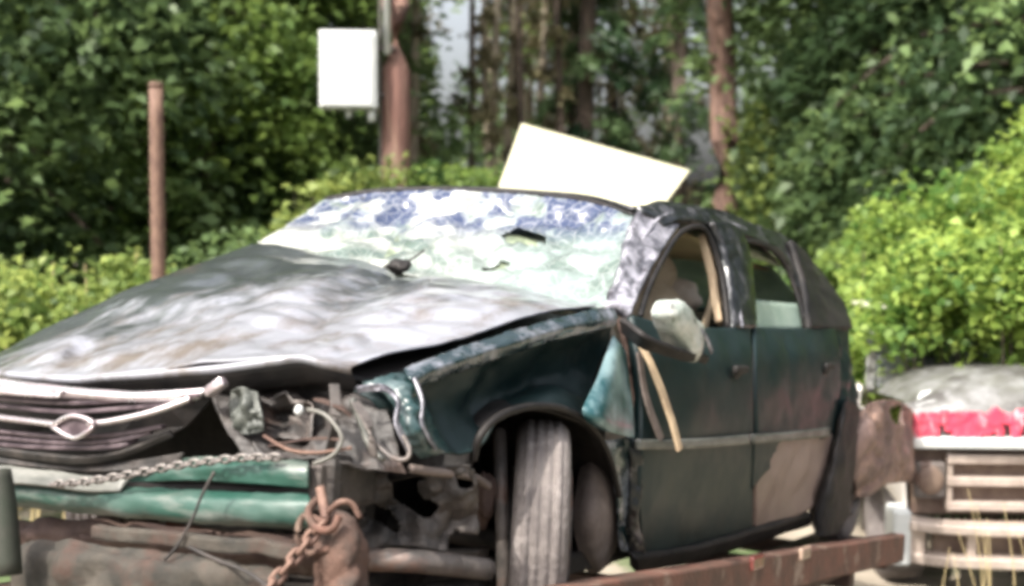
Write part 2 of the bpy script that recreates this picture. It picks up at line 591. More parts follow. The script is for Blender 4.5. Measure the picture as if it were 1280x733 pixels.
# ------------------------------------------------------------------ foliage
LEAF = {
    'dark': leaf_mat('dark_leaves', (0.036, 0.066, 0.028), (0.155, 0.235, 0.085)),
    'mid': leaf_mat('mid_green_leaves', (0.035, 0.08, 0.022), (0.19, 0.28, 0.07)),
    'olive': leaf_mat('olive_shrub_leaves', (0.06, 0.10, 0.025), (0.24, 0.30, 0.085)),
    'brown': leaf_mat('dry_olive_leaves', (0.06, 0.058, 0.030), (0.24, 0.22, 0.12)),
    'bright': leaf_mat('bright_vine_leaves', (0.065, 0.14, 0.028), (0.32, 0.43, 0.10), trans=.5),
    'yellow': leaf_mat('yellowish_weed_leaves', (0.08, 0.14, 0.035), (0.28, 0.35, 0.10), trans=.5),
    'needle': leaf_mat('blue_green_needles', (0.020, 0.05, 0.024), (0.12, 0.19, 0.08)),
}
rng = np.random.default_rng(11)


def leaves_mesh(name, P, size, var, up=0.7, aspect=.55, dirs=None, curl=.18):
    """P (n,3) leaf positions; every leaf a bent four-cornered blade"""
    n = len(P)
    nrm = rng.normal(size=(n, 3))
    nrm[:, 2] = np.abs(nrm[:, 2]) + up
    nrm /= np.linalg.norm(nrm, axis=1)[:, None]
    d = rng.normal(size=(n, 3)) if dirs is None else dirs + rng.normal(size=(n, 3)) * .45
    d[:, 2] -= .3
    d -= nrm * np.sum(d * nrm, axis=1)[:, None]
    d /= np.linalg.norm(d, axis=1)[:, None] + 1e-9
    s = np.cross(nrm, d)
    L = (size * rng.uniform(.6, 1.3, n))[:, None]
    wd = L * aspect
    V = np.empty((n, 4, 3))
    V[:, 0] = P - d * L * .5
    V[:, 1] = P + s * wd * .5 + nrm * L * curl
    V[:, 2] = P + d * L * .5 - nrm * L * curl * .6
    V[:, 3] = P - s * wd * .5 + nrm * L * curl
    me = bpy.data.meshes.new(name)
    me.vertices.add(4 * n)
    me.vertices.foreach_set('co', V.ravel())
    me.loops.add(4 * n)
    me.loops.foreach_set('vertex_index', np.arange(4 * n, dtype=np.int32))
    me.polygons.add(n)
    me.polygons.foreach_set('loop_start', np.arange(0, 4 * n, 4, dtype=np.int32))
    me.polygons.foreach_set('loop_total', np.full(n, 4, dtype=np.int32))
    me.update(calc_edges=True)
    at = me.attributes.new('leafvar', 'FLOAT', 'FACE')
    at.data.foreach_set('value', np.clip(var, 0, 1).astype(np.float32))
    return me


def crown_points(h, rad, zlow, nb, per, top=1.0, droop=.35, flat=.10, spread=.28, shape='round', cx=0, cy=0, inner=.2):
    """boughs leave the trunk and carry leaves: layered, with gaps between"""
    Ps, vs, ds, limbs = [], [], [], []
    for k in range(nb):
        f = (k + rng.uniform(0, 1)) / nb
        z0 = zlow + (h - zlow) * f
        if shape == 'cone': R = rad * (1.02 - f) ** .8
        else: R = rad * math.sqrt(max(.05, 1 - (2 * f ** .8 - .8) ** 2 * .8))
        R *= rng.uniform(.6, 1.15)
        a = rng.uniform(0, 2 * math.pi)
        dr = np.array([math.cos(a), math.sin(a), 0])
        n = int(per * (.4 + R / rad))
        t = rng.uniform(inner, 1, n) ** .75
        side = np.array([-dr[1], dr[0], 0])
        lat = rng.normal(size=n) * spread * R * (1.15 - t * .6)
        z = z0 + R * (.25 * t - droop * t * t * 1.6) - np.abs(lat) * .35 + rng.normal(size=n) * flat * R
        P = np.outer(t * R, dr) + np.outer(lat, side)
        P[:, 2] = z
        P[:, 0] += cx
        P[:, 1] += cy
        Ps.append(P)
        vs.append(np.clip(rng.normal(.40, .16, n) + rng.normal(0, .26), 0, 1))
        ds.append(np.tile(dr, (n, 1)))
        if k % 3 == 0:
            limbs.append([(cx, cy, z0), (cx + dr[0] * R * .5, cy + dr[1] * R * .5, z0 + R * (.12 - droop * .4)),
                          (cx + dr[0] * R * .85, cy + dr[1] * R * .85, z0 + R * (.21 - droop * 1.15))])
    return np.concatenate(Ps), np.concatenate(vs), np.concatenate(ds), limbs


def joined_tubes(name, paths, rs, m, parent, n=5, kind=None, seg=5):
    vs, fs = [], []
    for pts, r in zip(paths, rs):
        P = resample(pts, seg)
        o = len(vs)
        for k, p in enumerate(P):
            t = (P[min(k + 1, len(P) - 1)] - P[max(k - 1, 0)]).normalized()
            s = t.cross(Vector((0.03, 0.02, 1)))
            if s.length < 1e-3: s = Vector((1, 0, 0))
            s.normalize()
            q = s.cross(t)
            rr = r * (1 - .75 * k / (len(P) - 1))
            for i in range(n):
                a = 2 * math.pi * i / n
                vs.append(p + s * math.cos(a) * rr + q * math.sin(a) * rr)
        for k in range(len(P) - 1):
            for i in range(n):
                j = (i + 1) % n
                fs.append((o + k * n + i, o + k * n + j, o + (k + 1) * n + j, o + (k + 1) * n + i))
        fs.append(tuple(o + (len(P) - 1) * n + i for i in range(n)))
    return link(name, mesh_of(vs, fs, name), m, parent, kind)


def zg(x, y):
    far = max(0, min(1, (y - 12.5) / 10))
    lf = max(0, min(1, (-x - 2.0) / 5)) * max(0, min(1, (y - 6) / 5))
    return 0.9 * far + .35 * lf - .05


def tree(kind, label, x, y, h, rad, zlow, nb, per, leaf, lm, bark, trunk_r, shape='round', droop=.35, lean=(0, 0), group='trees of the wood behind the wreck', flat=.1, spread=.28, aspect=.55, up=.7, inner=.2):
    z = zg(x, y)
    t = thing(kind, label, 'tree', loc=(x, y, z), group=group)
    P, v, d, limbs = crown_points(h, rad, zlow, nb, per, shape=shape, droop=droop, flat=flat, spread=spread, inner=inner)
    P[:, 0] += lean[0] * P[:, 2]
    P[:, 1] += lean[1] * P[:, 2]
    link('crown', leaves_mesh('crown', P, leaf, v, dirs=d, aspect=aspect, up=up), LEAF[lm], t, kind='stuff', smooth=False)
    top = h * .96
    jx = [rng.normal(0, .06) for _ in range(5)]
    tube('trunk', [(lean[0] * top * s + jx[i], lean[1] * top * s, top * s) for i, s in enumerate((0, .2, .45, .7, 1))], trunk_r, bark, t, n=10, seg=16, rad=[1.25, .95, .8, .5, .15])
    lp = [[(p[0] + lean[0] * p[2], p[1] + lean[1] * p[2], p[2]) for p in l] for l in limbs]
    if lp: joined_tubes('limb', lp, [trunk_r * .28] * len(lp), bark, t, kind='stuff')
    return t


# left: broad dark trees whose boughs hang to the weeds
tree('broadleaf_tree', 'big dark green tree at the far left edge, boughs hanging lowest', -6.2, 14.0, 11, 3.6, .6, 80, 330, .19, 'dark', BARK, .22, droop=.42)
tree('broadleaf_tree', 'dark leafy tree behind the thin rusty post', -3.9, 16.5, 12, 3.2, .5, 80, 300, .19, 'dark', BARK, .22, droop=.38)
tree('broadleaf_tree', 'mid green tree with lit boughs left of the white meter box', -3.7, 15.0, 10, 2.1, 1.6, 60, 260, .17, 'mid', BARK, .16, droop=.3)
tree('broadleaf_tree', 'shady tree just behind the white box on the pole', -3.3, 19.0, 13, 2.0, .8, 60, 300, .19, 'dark', BARK, .2, droop=.35)
tree('broadleaf_tree', 'wide shady tree outside the left edge of the view', -10, 17.5, 12, 4.0, .6, 60, 300, .22, 'dark', BARK, .25)
tree('broadleaf_tree', 'second row dark tree seen between the left trees', -7.6, 20.5, 13, 3.8, .6, 60, 320, .24, 'dark', BARK, .25)
# middle: thin-stemmed trees with the sky between them
k = 0
mids = [(-1.95, 23, .10), (-.35, 26, .08), (.05, 22.5, .07), (.55, 27, .10), (.85, 23.5, .07), (1.35, 26, .09), (1.75, 22.5, .11), (2.2, 25, .06), (3.1, 28, .09), (3.0, 23, .09), (-2.5, 27, .10), (.25, 31, .12), (1.55, 32, .12), (3.7, 30, .12)]
midl = ['slender tree beside the utility pole, bright sky on its right', 'thin stemmed tree in the bright gap right of the utility pole', 'thin olive tree right of the sky gap', 'brownish thin tree left of the tilted cream panel', 'slim pale stemmed tree above the panel left corner', 'thin tree above the left half of the cream panel', 'darker slim tree above the middle of the cream panel', 'thin tree just left of the right hand sky gap', 'slim tree seen through the right hand sky gap', 'slim tree right of the second sky gap', 'thin tree mostly hidden behind the utility pole', 'far thin tree deep in the wood above the windscreen', 'far tree deep in the wood above the cream panel', 'far tree deep in the wood left of the reddish trunk']
for (x, y, r), lb in zip(mids, midl):
    tree('slender_tree', lb, x, y, 12 + (k % 3), .8 + .15 * (k % 3), .8 + 2.2 * (k % 3), 40, 58, .15, 'brown' if k % 3 != 1 else 'mid', BARKG if k % 2 else BARK, r, droop=.25, flat=.2, spread=.35, lean=(rng.normal(0, .012), 0), inner=.1)
    k += 1
# bare stems in the thin part of the wood
stemlab = ['bare pale stem just right of the bright sky gap', 'bare stem, tallest pale one above the windscreen', 'bare dark stem above the windscreen top',
           'crooked bare stem above the left corner of the cream panel', 'bare stem right beside the pole, half in leaves', 'bare grey stem above the cream panel top corner',
           'thin bare stem over the middle of the cream panel', 'bare brown stem left of the right hand sky gap', 'bare sapling stem between the two sky gaps', 'bare stem in the shade above the panel right end']
for q, (u_, y_, r_) in enumerate(((594, 19, .045), (612, 18, .05), (634, 20, .06), (655, 18.5, .045), (518, 18, .06), (676, 21, .06), (700, 19, .05), (722, 20, .07), (604, 22, .06), (770, 21, .06))):
    x_ = (u_ - 640) / FPX * y_
    tree('bare_stemmed_tree', stemlab[q], x_, y_, 12, .4, 2.6, 26, 40, .12, 'brown', BARKG if q % 3 else BARK, r_ * 1.3, droop=.2, flat=.2, spread=.35, lean=(rng.normal(0, .02), 0), inner=.1)
# right: drooping conifers and broadleaf trees
tree('conifer_tree', 'dark conifer behind the right half of the cream panel', 1.2, 19.5, 13, 1.0, .6, 90, 120, .20, 'needle', BARK, .16, 'cone', droop=.4, aspect=.3)
tree('conifer_tree', 'slim dark conifer between the right sky gap and reddish trunk', 2.62, 19.5, 13, .9, .6, 80, 110, .18, 'needle', BARK, .12, 'cone', droop=.4, aspect=.3)
tree('conifer_tree', 'conifer with reddish trunk rising behind the wrecked roof', 2.78, 16.2, 14, 1.9, 5.2, 60, 200, .20, 'needle', BARKR, .19, 'cone', droop=.4, aspect=.3, lean=(-.015, 0))
tree('broadleaf_tree', 'dark leafy tree right of the reddish trunk', 5.0, 17.0, 12, 2.7, .6, 90, 300, .19, 'dark', BARK, .2, droop=.45)
tree('broadleaf_tree', 'layered green tree with drooping boughs at upper right', 6.1, 14.5, 11, 3.0, .8, 80, 300, .18, 'dark', BARK, .2, droop=.5, flat=.07)
tree('broadleaf_tree', 'dark tree at the right edge behind the bright vines', 8.3, 17.5, 12, 3.6, .6, 70, 320, .21, 'dark', BARK, .22, droop=.45)
tree('broadleaf_tree', 'unseen tree added outside the right edge for door reflections', 11.5, 14.0, 11, 3.6, .5, 60, 300, .24, 'dark', BARK, .22, droop=.45)  # unseen trees added here so the doors reflect dark leaves
tree('broadleaf_tree', 'unseen tree added far outside the right edge for door reflections', 13.5, 8.5, 10, 3.5, .4, 60, 280, .26, 'dark', BARK, .22, droop=.45)

# the far wood, one mass with holes in it
Pf, vf = [], []
for i in range(46):
    x = rng.uniform(-30, 34)
    y = rng.uniform(34, 48)
    px = 640 + x / y * FPX
    if 538 < px < 580 or 794 < px < 810: continue
    hh = rng.uniform(7, 15) if not (470 < px < 860) else rng.uniform(4.5, 9.5)
    n = 2300 if not (490 < px < 830) else 800
    a = rng.uniform(0, 2 * math.pi, n)
    zz = rng.uniform(0, 1, n)
    r = 2.4 * np.sqrt(rng.uniform(.2, 1, n)) * np.sqrt(np.clip(1 - (zz * 1.5 - .5) ** 2, .06, 1))
    Pf.append(np.stack([x + np.cos(a) * r, y + np.sin(a) * r, .5 + zz * hh + rng.normal(size=n) * .3], 1))
    vf.append(np.clip(rng.normal(.4, .2, n), 0, 1))
link('far_woodland', leaves_mesh('far_woodland', np.concatenate(Pf), .42, np.concatenate(vf), aspect=.7), LEAF['dark'], None, kind='stuff', smooth=False)


def bush(name, label, blobs, n, leaf, lm, group, upn=.6, stems=12, cat='bush', hang=0.0):
    """blobs: (x, y, z, rx, ry, rz) clumps; leaves crowd their outsides, with sprays sticking out"""
    c0 = np.array(blobs[0][:2])
    z0 = zg(*c0)
    t = thing(name, label, cat, loc=(c0[0], c0[1], z0), group=group)
    Ps, vs = [], []
    tot = sum(b[3] * b[5] for b in blobs)
    paths = []
    for b in blobs:
        nb = int(n * b[3] * b[5] / tot)
        sub = max(6, int(nb / 80))
        d = rng.normal(size=(sub, 3))
        d[:, 1] -= .3
        d[:, 2] = d[:, 2] + .25
        d /= np.linalg.norm(d, axis=1)[:, None]
        rr = rng.uniform(.5, 1.3, sub)[:, None]
        c = np.array(b[:3]) + d * rr * np.array(b[3:])
        ctr = np.repeat(c, 80, axis=0)
        P = ctr + rng.normal(size=ctr.shape) * np.array([.12, .12, .055]) * np.repeat(rng.uniform(.5, 1.6, sub), 80)[:, None]
        Ps.append(P)
        vs.append(np.clip(rng.normal(.45, .22, len(P)) + np.repeat(rng.normal(0, .32, sub), 80), 0, 1))
        for q in range(stems):
            a = rng.uniform(0, 2 * math.pi)
            e = np.array([math.cos(a) * b[3], math.sin(a) * b[4], 0]) * rng.uniform(.3, 1)
            top = np.array(b[:3]) + e + np.array([0, 0, b[5] * rng.uniform(.4, 1.25)])
            bx, by = b[0] + e[0] * .4, b[1] + e[1] * .4
            paths.append([(bx, by, zg(bx, by)), tuple((np.array([bx, by, zg(bx, by)]) + top) / 2 + rng.normal(size=3) * .08), tuple(top)])
            m_ = 26
            s = rng.uniform(.45, 1.02, m_)
            Ps.append(np.array([bx, by, zg(bx, by)]) + np.outer(s, top - np.array([bx, by, zg(bx, by)])) + rng.normal(size=(m_, 3)) * .05)
            vs.append(np.clip(rng.normal(.6, .2, m_), 0, 1))
    P = np.concatenate(Ps)
    P[:, 0] -= c0[0]
    P[:, 1] -= c0[1]
    P[:, 2] -= z0
    link('foliage', leaves_mesh('foliage', P, leaf, np.concatenate(vs), up=upn, aspect=.72), LEAF[lm], t, kind='stuff', smooth=False)
    pp = [[(a[0] - c0[0], a[1] - c0[1], a[2] - z0) for a in p] for p in paths]
    joined_tubes('stem', pp, [.012] * len(pp), GRASSST if lm == 'yellow' else BARK, t, kind='stuff')
    return t


def Wb(u, v, d, rx, ry, rz):
    p = W(u, v, d)
    return (p.x, p.y, p.z, rx, ry, rz)


# bright weeds on the left bank
bush('weed_clump', 'bright green weeds at the left edge beside the hood', [Wb(10, 415, 9.0, .5, .5, .42), Wb(-90, 415, 8.6, .6, .6, .5), Wb(60, 490, 8.4, .6, .5, .45)], 6500, .085, 'yellow', 'sunlit weeds on the left bank', stems=10)
bush('weed_clump', 'bright green weeds at the foot of the thin rusty post', [Wb(125, 400, 9.4, .45, .5, .42), Wb(205, 418, 9.6, .4, .5, .34), Wb(140, 460, 8.8, .6, .5, .4)], 6000, .085, 'yellow', 'sunlit weeds on the left bank', stems=10)
bush('weed_clump', 'darker weeds right of the rusty post behind the hood', [Wb(260, 375, 10.6, .45, .5, .34), Wb(330, 355, 10.9, .45, .5, .38)], 2600, .09, 'dark', 'sunlit weeds on the left bank', stems=8)
bush('shrub', 'yellow green shrub under the white box and pole', [Wb(410, 285, 11.2, .34, .5, .30), Wb(462, 258, 11.6, .36, .4, .30), Wb(395, 320, 11.0, .34, .5, .36)], 2800, .085, 'olive', 'shrubs behind the windscreen', stems=7)
bush('shrub', 'low green shrub right of the pole foot', [Wb(540, 235, 12.6, .45, .4, .28), Wb(600, 255, 13.0, .5, .4, .3)], 3000, .085, 'mid', 'shrubs behind the windscreen', stems=5)
# vines over the right side
bush('vine_mound', 'bright vine covered mound at the right edge, tallest', [Wb(1255, 320, 9.4, .62, .6, .55), Wb(1345, 260, 9.6, .65, .6, .65), Wb(1230, 390, 9.0, .55, .45, .42)], 12000, .085, 'bright', 'bright vines over the old pickup', stems=7)
bush('vine_mound', 'bright vine foliage between the wrecked trunk and old pickup', [Wb(1125, 400, 9.3, .36, .4, .75), Wb(1150, 330, 9.8, .42, .4, .4), Wb(1095, 470, 8.6, .22, .3, .3)], 9000, .08, 'bright', 'bright vines over the old pickup', stems=6)
bush('vine_mound', 'vine sprays hanging over the old pickup windscreen', [Wb(1225, 345, 7.9, .42, .3, .2), Wb(1290, 360, 7.6, .3, .3, .26), Wb(1165, 350, 8.1, .26, .3, .26), Wb(1115, 430, 8.0, .12, .2, .2), Wb(1268, 420, 7.7, .16, .2, .14), Wb(1190, 408, 8.0, .16, .2, .08)], 8500, .075, 'bright', 'bright vines over the old pickup', stems=3)
bush('vine_mound', 'lower green vines behind the wrecked rear door', [Wb(1010, 440, 12.5, .7, .5, .7), Wb(1075, 385, 12.2, .45, .5, .5), Wb(900, 430, 13, .7, .5, .7)], 8000, .10, 'mid', 'green vines low behind the wreck', stems=6)

# climbing vine on the reddish trunk
P = []
for i in range(380):
    s = rng.uniform(0, 1)
    a = rng.uniform(0, 6.28)
    r = .22 + rng.uniform(0, .22) * (1 - s * .6)
    P.append((2.98 + .25 * (1 - s) + math.cos(a) * r, 16.0 + math.sin(a) * r - .1, 1.2 + s * 2.4))
o = link('climbing_vine', leaves_mesh('climbing_vine', np.array(P), .13, rng.uniform(.2, .9, len(P)), aspect=.8), LEAF['olive'], None, smooth=False)
tag(o, 'light green vine climbing the foot of the reddish trunk', 'vine')

# ------------------------------------------------------------------ pole, box, post, panel
d = 12.4
pp = W(495, 100, d)
pole = thing('utility_pole', 'thick reddish brown utility pole beside the white box', 'pole', loc=(pp.x, d, zg(pp.x, d)))
tube('shaft', [(0, 0, 0), (0.0, 0, 4), (0.01, 0, 9)], .148, POLEM, pole, n=22, seg=16, rad=[1.05, 1, .9, .8])
xl = W(484, 60, d - .17).x - pp.x
tube('conduit', [(xl, -.17, W(484, 68, d - .17).z - zg(pp.x, d)), (xl, -.17, 8.2)], .034, WHITEP, pole, n=12)
for zc in (3.9, 5.2, 6.6):
    beam('strap', [(xl - .06, -.155, zc), (xl + .06, -.155, zc)], .07, .03, GREYM, pole, bev=.004)
tube('ground_wire', [(-.145, -.06, .2), (-.15, -.06, 3), (-.145, -.05, 7)], .012, WIRE, pole, n=6)
box('crossarm', (0, 0, 8.3), (2.2, .1, .12), POLEM, pole)

a, b_ = W(399, 40, d - .2), W(472, 137, d - .2)
bx = thing('meter_box', 'white rectangular box hanging on the utility pole', 'utility box', loc=((a.x + b_.x) / 2, d - .2, b_.z))
wx, hz = b_.x - a.x, a.z - b_.z
rz = Matrix.Rotation(R_(6), 3, 'Z')
box('cabinet', (0, 0, hz / 2), (wx * .99, .26, hz), WHITEP, bx, rot=rz, bev=.018)
box('door', (0, -.14, hz / 2 - .01), (wx * .90, .02, hz * .92), WHITEP, bx, rot=rz, bev=.01)
tube('cable_gland', [(-.0, 0, -.08), (-.0, 0, .02)], .032, WHITEP, bx, n=12)
tube('cable_gland', [(wx * .40, 0, -.12), (wx * .40, 0, .02)], .038, WHITEP, bx, n=12)
beam('bracket', [(wx * .35, .1, hz * .8), (wx * .8, .14, hz * .8)], .04, .04, GREYM, bx)
beam('bracket', [(wx * .35, .1, hz * .2), (wx * .8, .14, hz * .2)], .04, .04, GREYM, bx)

dp = 8.9
q0 = W(193, 105, dp)
post = thing('rusty_post', 'thin rusty brown post standing among the left weeds', 'post', loc=(q0.x, dp, zg(q0.x, dp)))
tube('shaft', [(0, 0, 0), (.005, 0, 1.5), (0.012, 0, q0.z - zg(q0.x, dp))], (.053), POSTM, post, n=16, seg=10, rad=[1.05, 1, .93])
revolve('cap', [(0, .012), (.042, .01), (.052, 0), (.052, -.03), (.048, -.03)], POSTM, post, M=Matrix.Translation((0.012, 0, q0.z - zg(q0.x, dp))) @ Matrix.Rotation(R_(90), 4, 'X'), n=16)

# cream panel leaning upright behind the wreck
pts = [W(612, 330, 7.70), W(824, 330, 8.05), W(834, 252, 8.28), W(863, 213, 8.42), W(652, 154, 8.15), W(622, 236, 7.95)]
pl = thing('cream_panel', 'flat cream white panel standing tilted behind the wrecked roof', 'panel', loc=(0, 0, 0))
# ordered outline, then legs down to the gravel
poly('sheet', [pts[0], pts[1], pts[2], pts[3], pts[4], pts[5]], CREAM, pl, .03, (0, 1, 0), bev=.003)
for (u, dd) in ((650, 7.99), (800, 8.28)):
    a = W(u, 315, dd)
    beam('leg', [(a.x, dd + .02, a.z), (a.x, dd + .02, 0)], .06, .06, POSTM, pl, up=(0, 1, 0))
pl.location = (0, 0, 0)

# ------------------------------------------------------------------ the wrecked sedan
car = thing('wrecked_sedan', 'crushed dark green sedan with shattered windscreen chained on the trailer', 'car', mat4=CARM)

# hood: rows from the front edge back to the windscreen, columns from its left to its right
hood_rows = [
    [X(440, 459, .72), X(408, 452, .77), X(375, 444, .80), X(340, 448, .83), X(270, 457, .86), X(200, 463, .885), X(130, 468, .90), X(90, 471, .90), (.89, -.20, .69), (.83, -.42, .685), Y(-40, 456, -.62)],
    [X(500, 436, .57), X(455, 437, .62), X(410, 425, .64), X(362, 424, .68), X(285, 430, .72), X(215, 437, .74), X(150, 441, .76), X(95, 444, .77), (.77, -.22, .755), (.69, -.45, .735), Y(5, 441, -.68)],
    [X(590, 415, .30), X(540, 405, .33), X(490, 400, .36), X(430, 393, .39), X(370, 388, .42), X(300, 392, .44), X(240, 395, .47), X(180, 398, .47), Y(130, 400, -.40), Y(96, 408, -.56), Y(58, 415, -.71)],
    [X(680, 392, -.05), X(640, 378, -.03), X(590, 370, -.0), X(530, 362, .0), X(460, 356, .03), X(400, 352, .06), X(345, 350, .07), X(290, 350, .08), Y(255, 346, -.38), Y(205, 346, -.56), Y(165, 360, -.71)],
    [X(745, 382, -.36), X(700, 376, -.39), X(650, 362, -.42), X(590, 352, -.43), X(530, 344, -.44), X(490, 335, -.45), X(440, 326, -.46), X(400, 320, -.46), X(375, 313, -.46), X(345, 307, -.45), Y(315, 306, -.69)],
]


def hood_def(u, v):
    return .016 * math.sin(u * 9 + v * 3) * math.sin(v * 5) * (1 - abs(2 * v - 1)) + .034 * max(0, 1 - abs(u - .20 - .28 * v) * 10) * min(1, .25 + v) - .012 * max(0, 1 - abs(u - .42 - .1 * v) * 10)


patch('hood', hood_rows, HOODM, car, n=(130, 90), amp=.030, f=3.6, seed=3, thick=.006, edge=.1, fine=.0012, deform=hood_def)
# folded lip under the front edge of the hood
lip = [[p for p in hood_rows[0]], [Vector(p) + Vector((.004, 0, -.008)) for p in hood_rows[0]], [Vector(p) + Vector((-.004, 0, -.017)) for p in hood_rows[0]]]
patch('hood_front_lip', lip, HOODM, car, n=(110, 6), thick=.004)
lip = [[Vector(p) + Vector((-.006, 0, -.016)) for p in hood_rows[0]], [Vector(p) + Vector((-.05, 0, -.060)) for p in hood_rows[0]], [Vector(p) + Vector((-.16, 0, -.055)) for p in hood_rows[0]]]
patch('hood_inner_lip', lip, BLACKM, car, n=(60, 8), thick=.004)  # black strip stands in for shade beneath the hood edge
# dark hood frame beneath
inner = [[Vector(p) + Vector((-.06, 0, -.035)) for p in hood_rows[0]], [Vector(p) + Vector((0, 0, -.06)) for p in hood_rows[2]], [Vector(p) + Vector((0, 0, -.05)) for p in hood_rows[4]]]
patch('hood_frame', inner, BLACKM, car, n=(24, 16), amp=.02, thick=.01)

# windscreen, caved in
ws_rows = [
    [X(764, 384, -.48), X(700, 382, -.44), X(620, 362, -.46), X(540, 350, -.47), X(470, 334, -.48), X(400, 320, -.48), X(322, 304, -.47)],
    [X(772, 345, -.62), X(715, 345, -.62), X(640, 330, -.66), X(560, 318, -.66), X(480, 306, -.64), X(415, 294, -.62), X(346, 290, -.60)],
    [X(782, 305, -.78), X(730, 300, -.84), X(650, 292, -.90), X(570, 284, -.88), X(500, 278, -.84), X(430, 272, -.80), X(374, 272, -.76)],
    [X(792, 270, -.92), X(740, 252, -1.0), X(670, 243, -1.04), X(600, 238, -1.04), X(530, 237, -1.02), X(465, 240, -.98), X(408, 249, -.92)],
]


def ws_hole(u, v):
    # two torn gaps where the laminate has let go (u from the driver's side)
    def el(cu, cv, a, b, ang):
        x, y = u - cu, v - cv
        c, s = math.cos(ang), math.sin(ang)
        return ((x * c + y * s) / a) ** 2 + ((-x * s + y * c) / b) ** 2 < 1 + .5 * noise.noise(Vector((u * 30, v * 30, 0)))
    return el(.31, .54, .045, .08, .6) or el(.37, .30, .014, .05, .6)


def ws_def(u, v):
    bow = math.sin(math.pi * u) * math.sin(math.pi * v)
    r = math.hypot((u - .34) * 1.5, v - .5)
    return -.05 * math.exp(-(r / .25) ** 2) + .012 * math.sin(r * 40) * math.exp(-r * 4) + .01 * bow


patch('windscreen', ws_rows, GLASSW, car, n=(110, 70), amp=.07, f=4.0, seed=8, thick=.005, edge=.0, fine=.005, hole=ws_hole, deform=ws_def)
patch('hole_backing', [[p + Vector((-.022, 0, -.022)) for p in r[1:5]] for r in ws_rows], mat('olive_hole_backing', (.24, .28, .19), (.10, .125, .085), scale=14, rough=.5), car, n=(40, 34), amp=.05, f=4.0, seed=8, edge=.0, deform=lambda u, v: -.045 * math.exp(-(((u - .4) ** 2 * 2 + (v - .5) ** 2) / .06)), thick=.004)  # olive sheet added behind the holes, standing for the interior seen through
tube('windscreen_seal', ws_rows[3], .010, BLACKM, car, n=6, seg=30)
lump('wiper_pivot', X(499, 333, -.40), (.035, .045, .022), BLACKM, car, amp=.5, seed=4)
tube('wiper_arm', [X(499, 333, -.40), X(516, 323, -.48), X(530, 313, -.55)], .0035, GREYD, car, n=6)

# roof, sagging
rf = [
    [X(792, 262, -.93), X(740, 247, -1.0), X(670, 240, -1.04), X(600, 235.5, -1.04), X(530, 235, -1.02), X(465, 238, -.98), X(410, 247, -.92)],
    [(-1.35, .62, 1.325), (-1.38, .40, 1.335), (-1.4, .2, 1.345), (-1.4, 0, 1.35), (-1.4, -.2, 1.37), (-1.4, -.42, 1.38), (-1.35, -.66, 1.33)],
    [(-1.9, .62, 1.31), (-1.9, .40, 1.34), (-1.9, .2, 1.35), (-1.9, 0, 1.35), (-1.9, -.2, 1.36), (-1.9, -.42, 1.36), (-1.9, -.64, 1.32)],
    [(-2.45, .58, 1.22), (-2.5, .4, 1.27), (-2.5, .2, 1.28), (-2.5, 0, 1.28), (-2.5, -.2, 1.28), (-2.5, -.42, 1.27), (-2.45, -.6, 1.22)],
]
patch('roof', rf, SCUFF, car, n=(50, 40), amp=.02, f=4, seed=5, thick=.012, edge=0)

# far (right) side: pillars, door, fender, kept simpler
def mirror_strip(name, a, b, m, wd=.05):
    beam(name, [a, b], wd, .05, m, car, seg=8, jit=.01)


beam('right_pillar', [(-.50, -.75, 1.05), (-.95, -.70, 1.27)], .05, .05, SCUFF, car, seg=8, jit=.012)
beam('right_pillar', [(-1.5, -.80, .90), (-1.5, -.64, 1.33)], .07, .10, BLACKM, car, up=(1, 0, 0))
beam('right_pillar', [(-2.9, -.76, .97), (-2.4, -.60, 1.25)], .14, .06, SCUFF, car)
beam('roof_rail', [(-.95, -.63, 1.33), (-1.5, -.65, 1.34), (-2.4, -.60, 1.24)], .05, .05, SCUFF, car, seg=10)
patch('right_side_panel', [[(-3.5, -.84, .92), (-2.4, -.86, .95), (-1.4, -.86, .95), (-.4, -.85, .95), (.45, -.84, .68)],
                           [(-3.6, -.88, .6), (-2.4, -.91, .6), (-1.4, -.92, .6), (-.4, -.91, .62), (.6, -.86, .6)],
                           [(-3.5, -.82, .3), (-2.4, -.88, .25), (-1.4, -.88, .22), (-.5, -.88, .24), (.65, -.84, .35)]], PAINT, car, n=(60, 20), amp=.03, thick=.02)
patch('right_fender_top', [[(-.42, -.72, 1.08), (.0, -.74, .94), (.40, -.74, .76), (.70, -.66, .66)],
                           [(-.42, -.86, .96), (.0, -.88, .85), (.40, -.88, .70), (.66, -.82, .58)]], PAINTEDGE, car, n=(30, 8), amp=.015, thick=.006)

# ---- left greenhouse
patch('windscreen_pillar', [
    [Y(757, 388, .74), Y(770, 345, .71), Y(783, 300, .66), Y(797, 264, .60)],
    [Y(772, 388, .77), Y(788, 345, .73), Y(803, 302, .68), Y(822, 272, .63)],
    [Y(787, 394, .80), Y(806, 352, .77), Y(828, 312, .72), Y(848, 284, .66)]], PILLARL, car, n=(26, 10), amp=.03, f=9, seed=2, thick=.03, fine=.004, edge=.5)
patch('roof_rail', [
    [Y(795, 262, .60), Y(830, 256, .60), Y(870, 262, .60), Y(905, 268, .60), Y(945, 285, .62), Y(975, 296, .62), Y(1003, 318, .64), Y(1022, 345, .68)],
    [Y(806, 270, .63), Y(840, 263, .63), Y(875, 268, .64), Y(908, 276, .64), Y(943, 292, .66), Y(972, 304, .66), Y(997, 328, .68), Y(1010, 352, .72)],
    [Y(826, 286, .66), Y(850, 277, .67), Y(880, 281, .68), Y(908, 290, .68), Y(940, 300, .69), Y(967, 312, .70), Y(986, 336, .72), Y(997, 362, .75)]], SCUFF, car, n=(60, 14), amp=.012, f=11, seed=6, thick=.03, fine=.002)
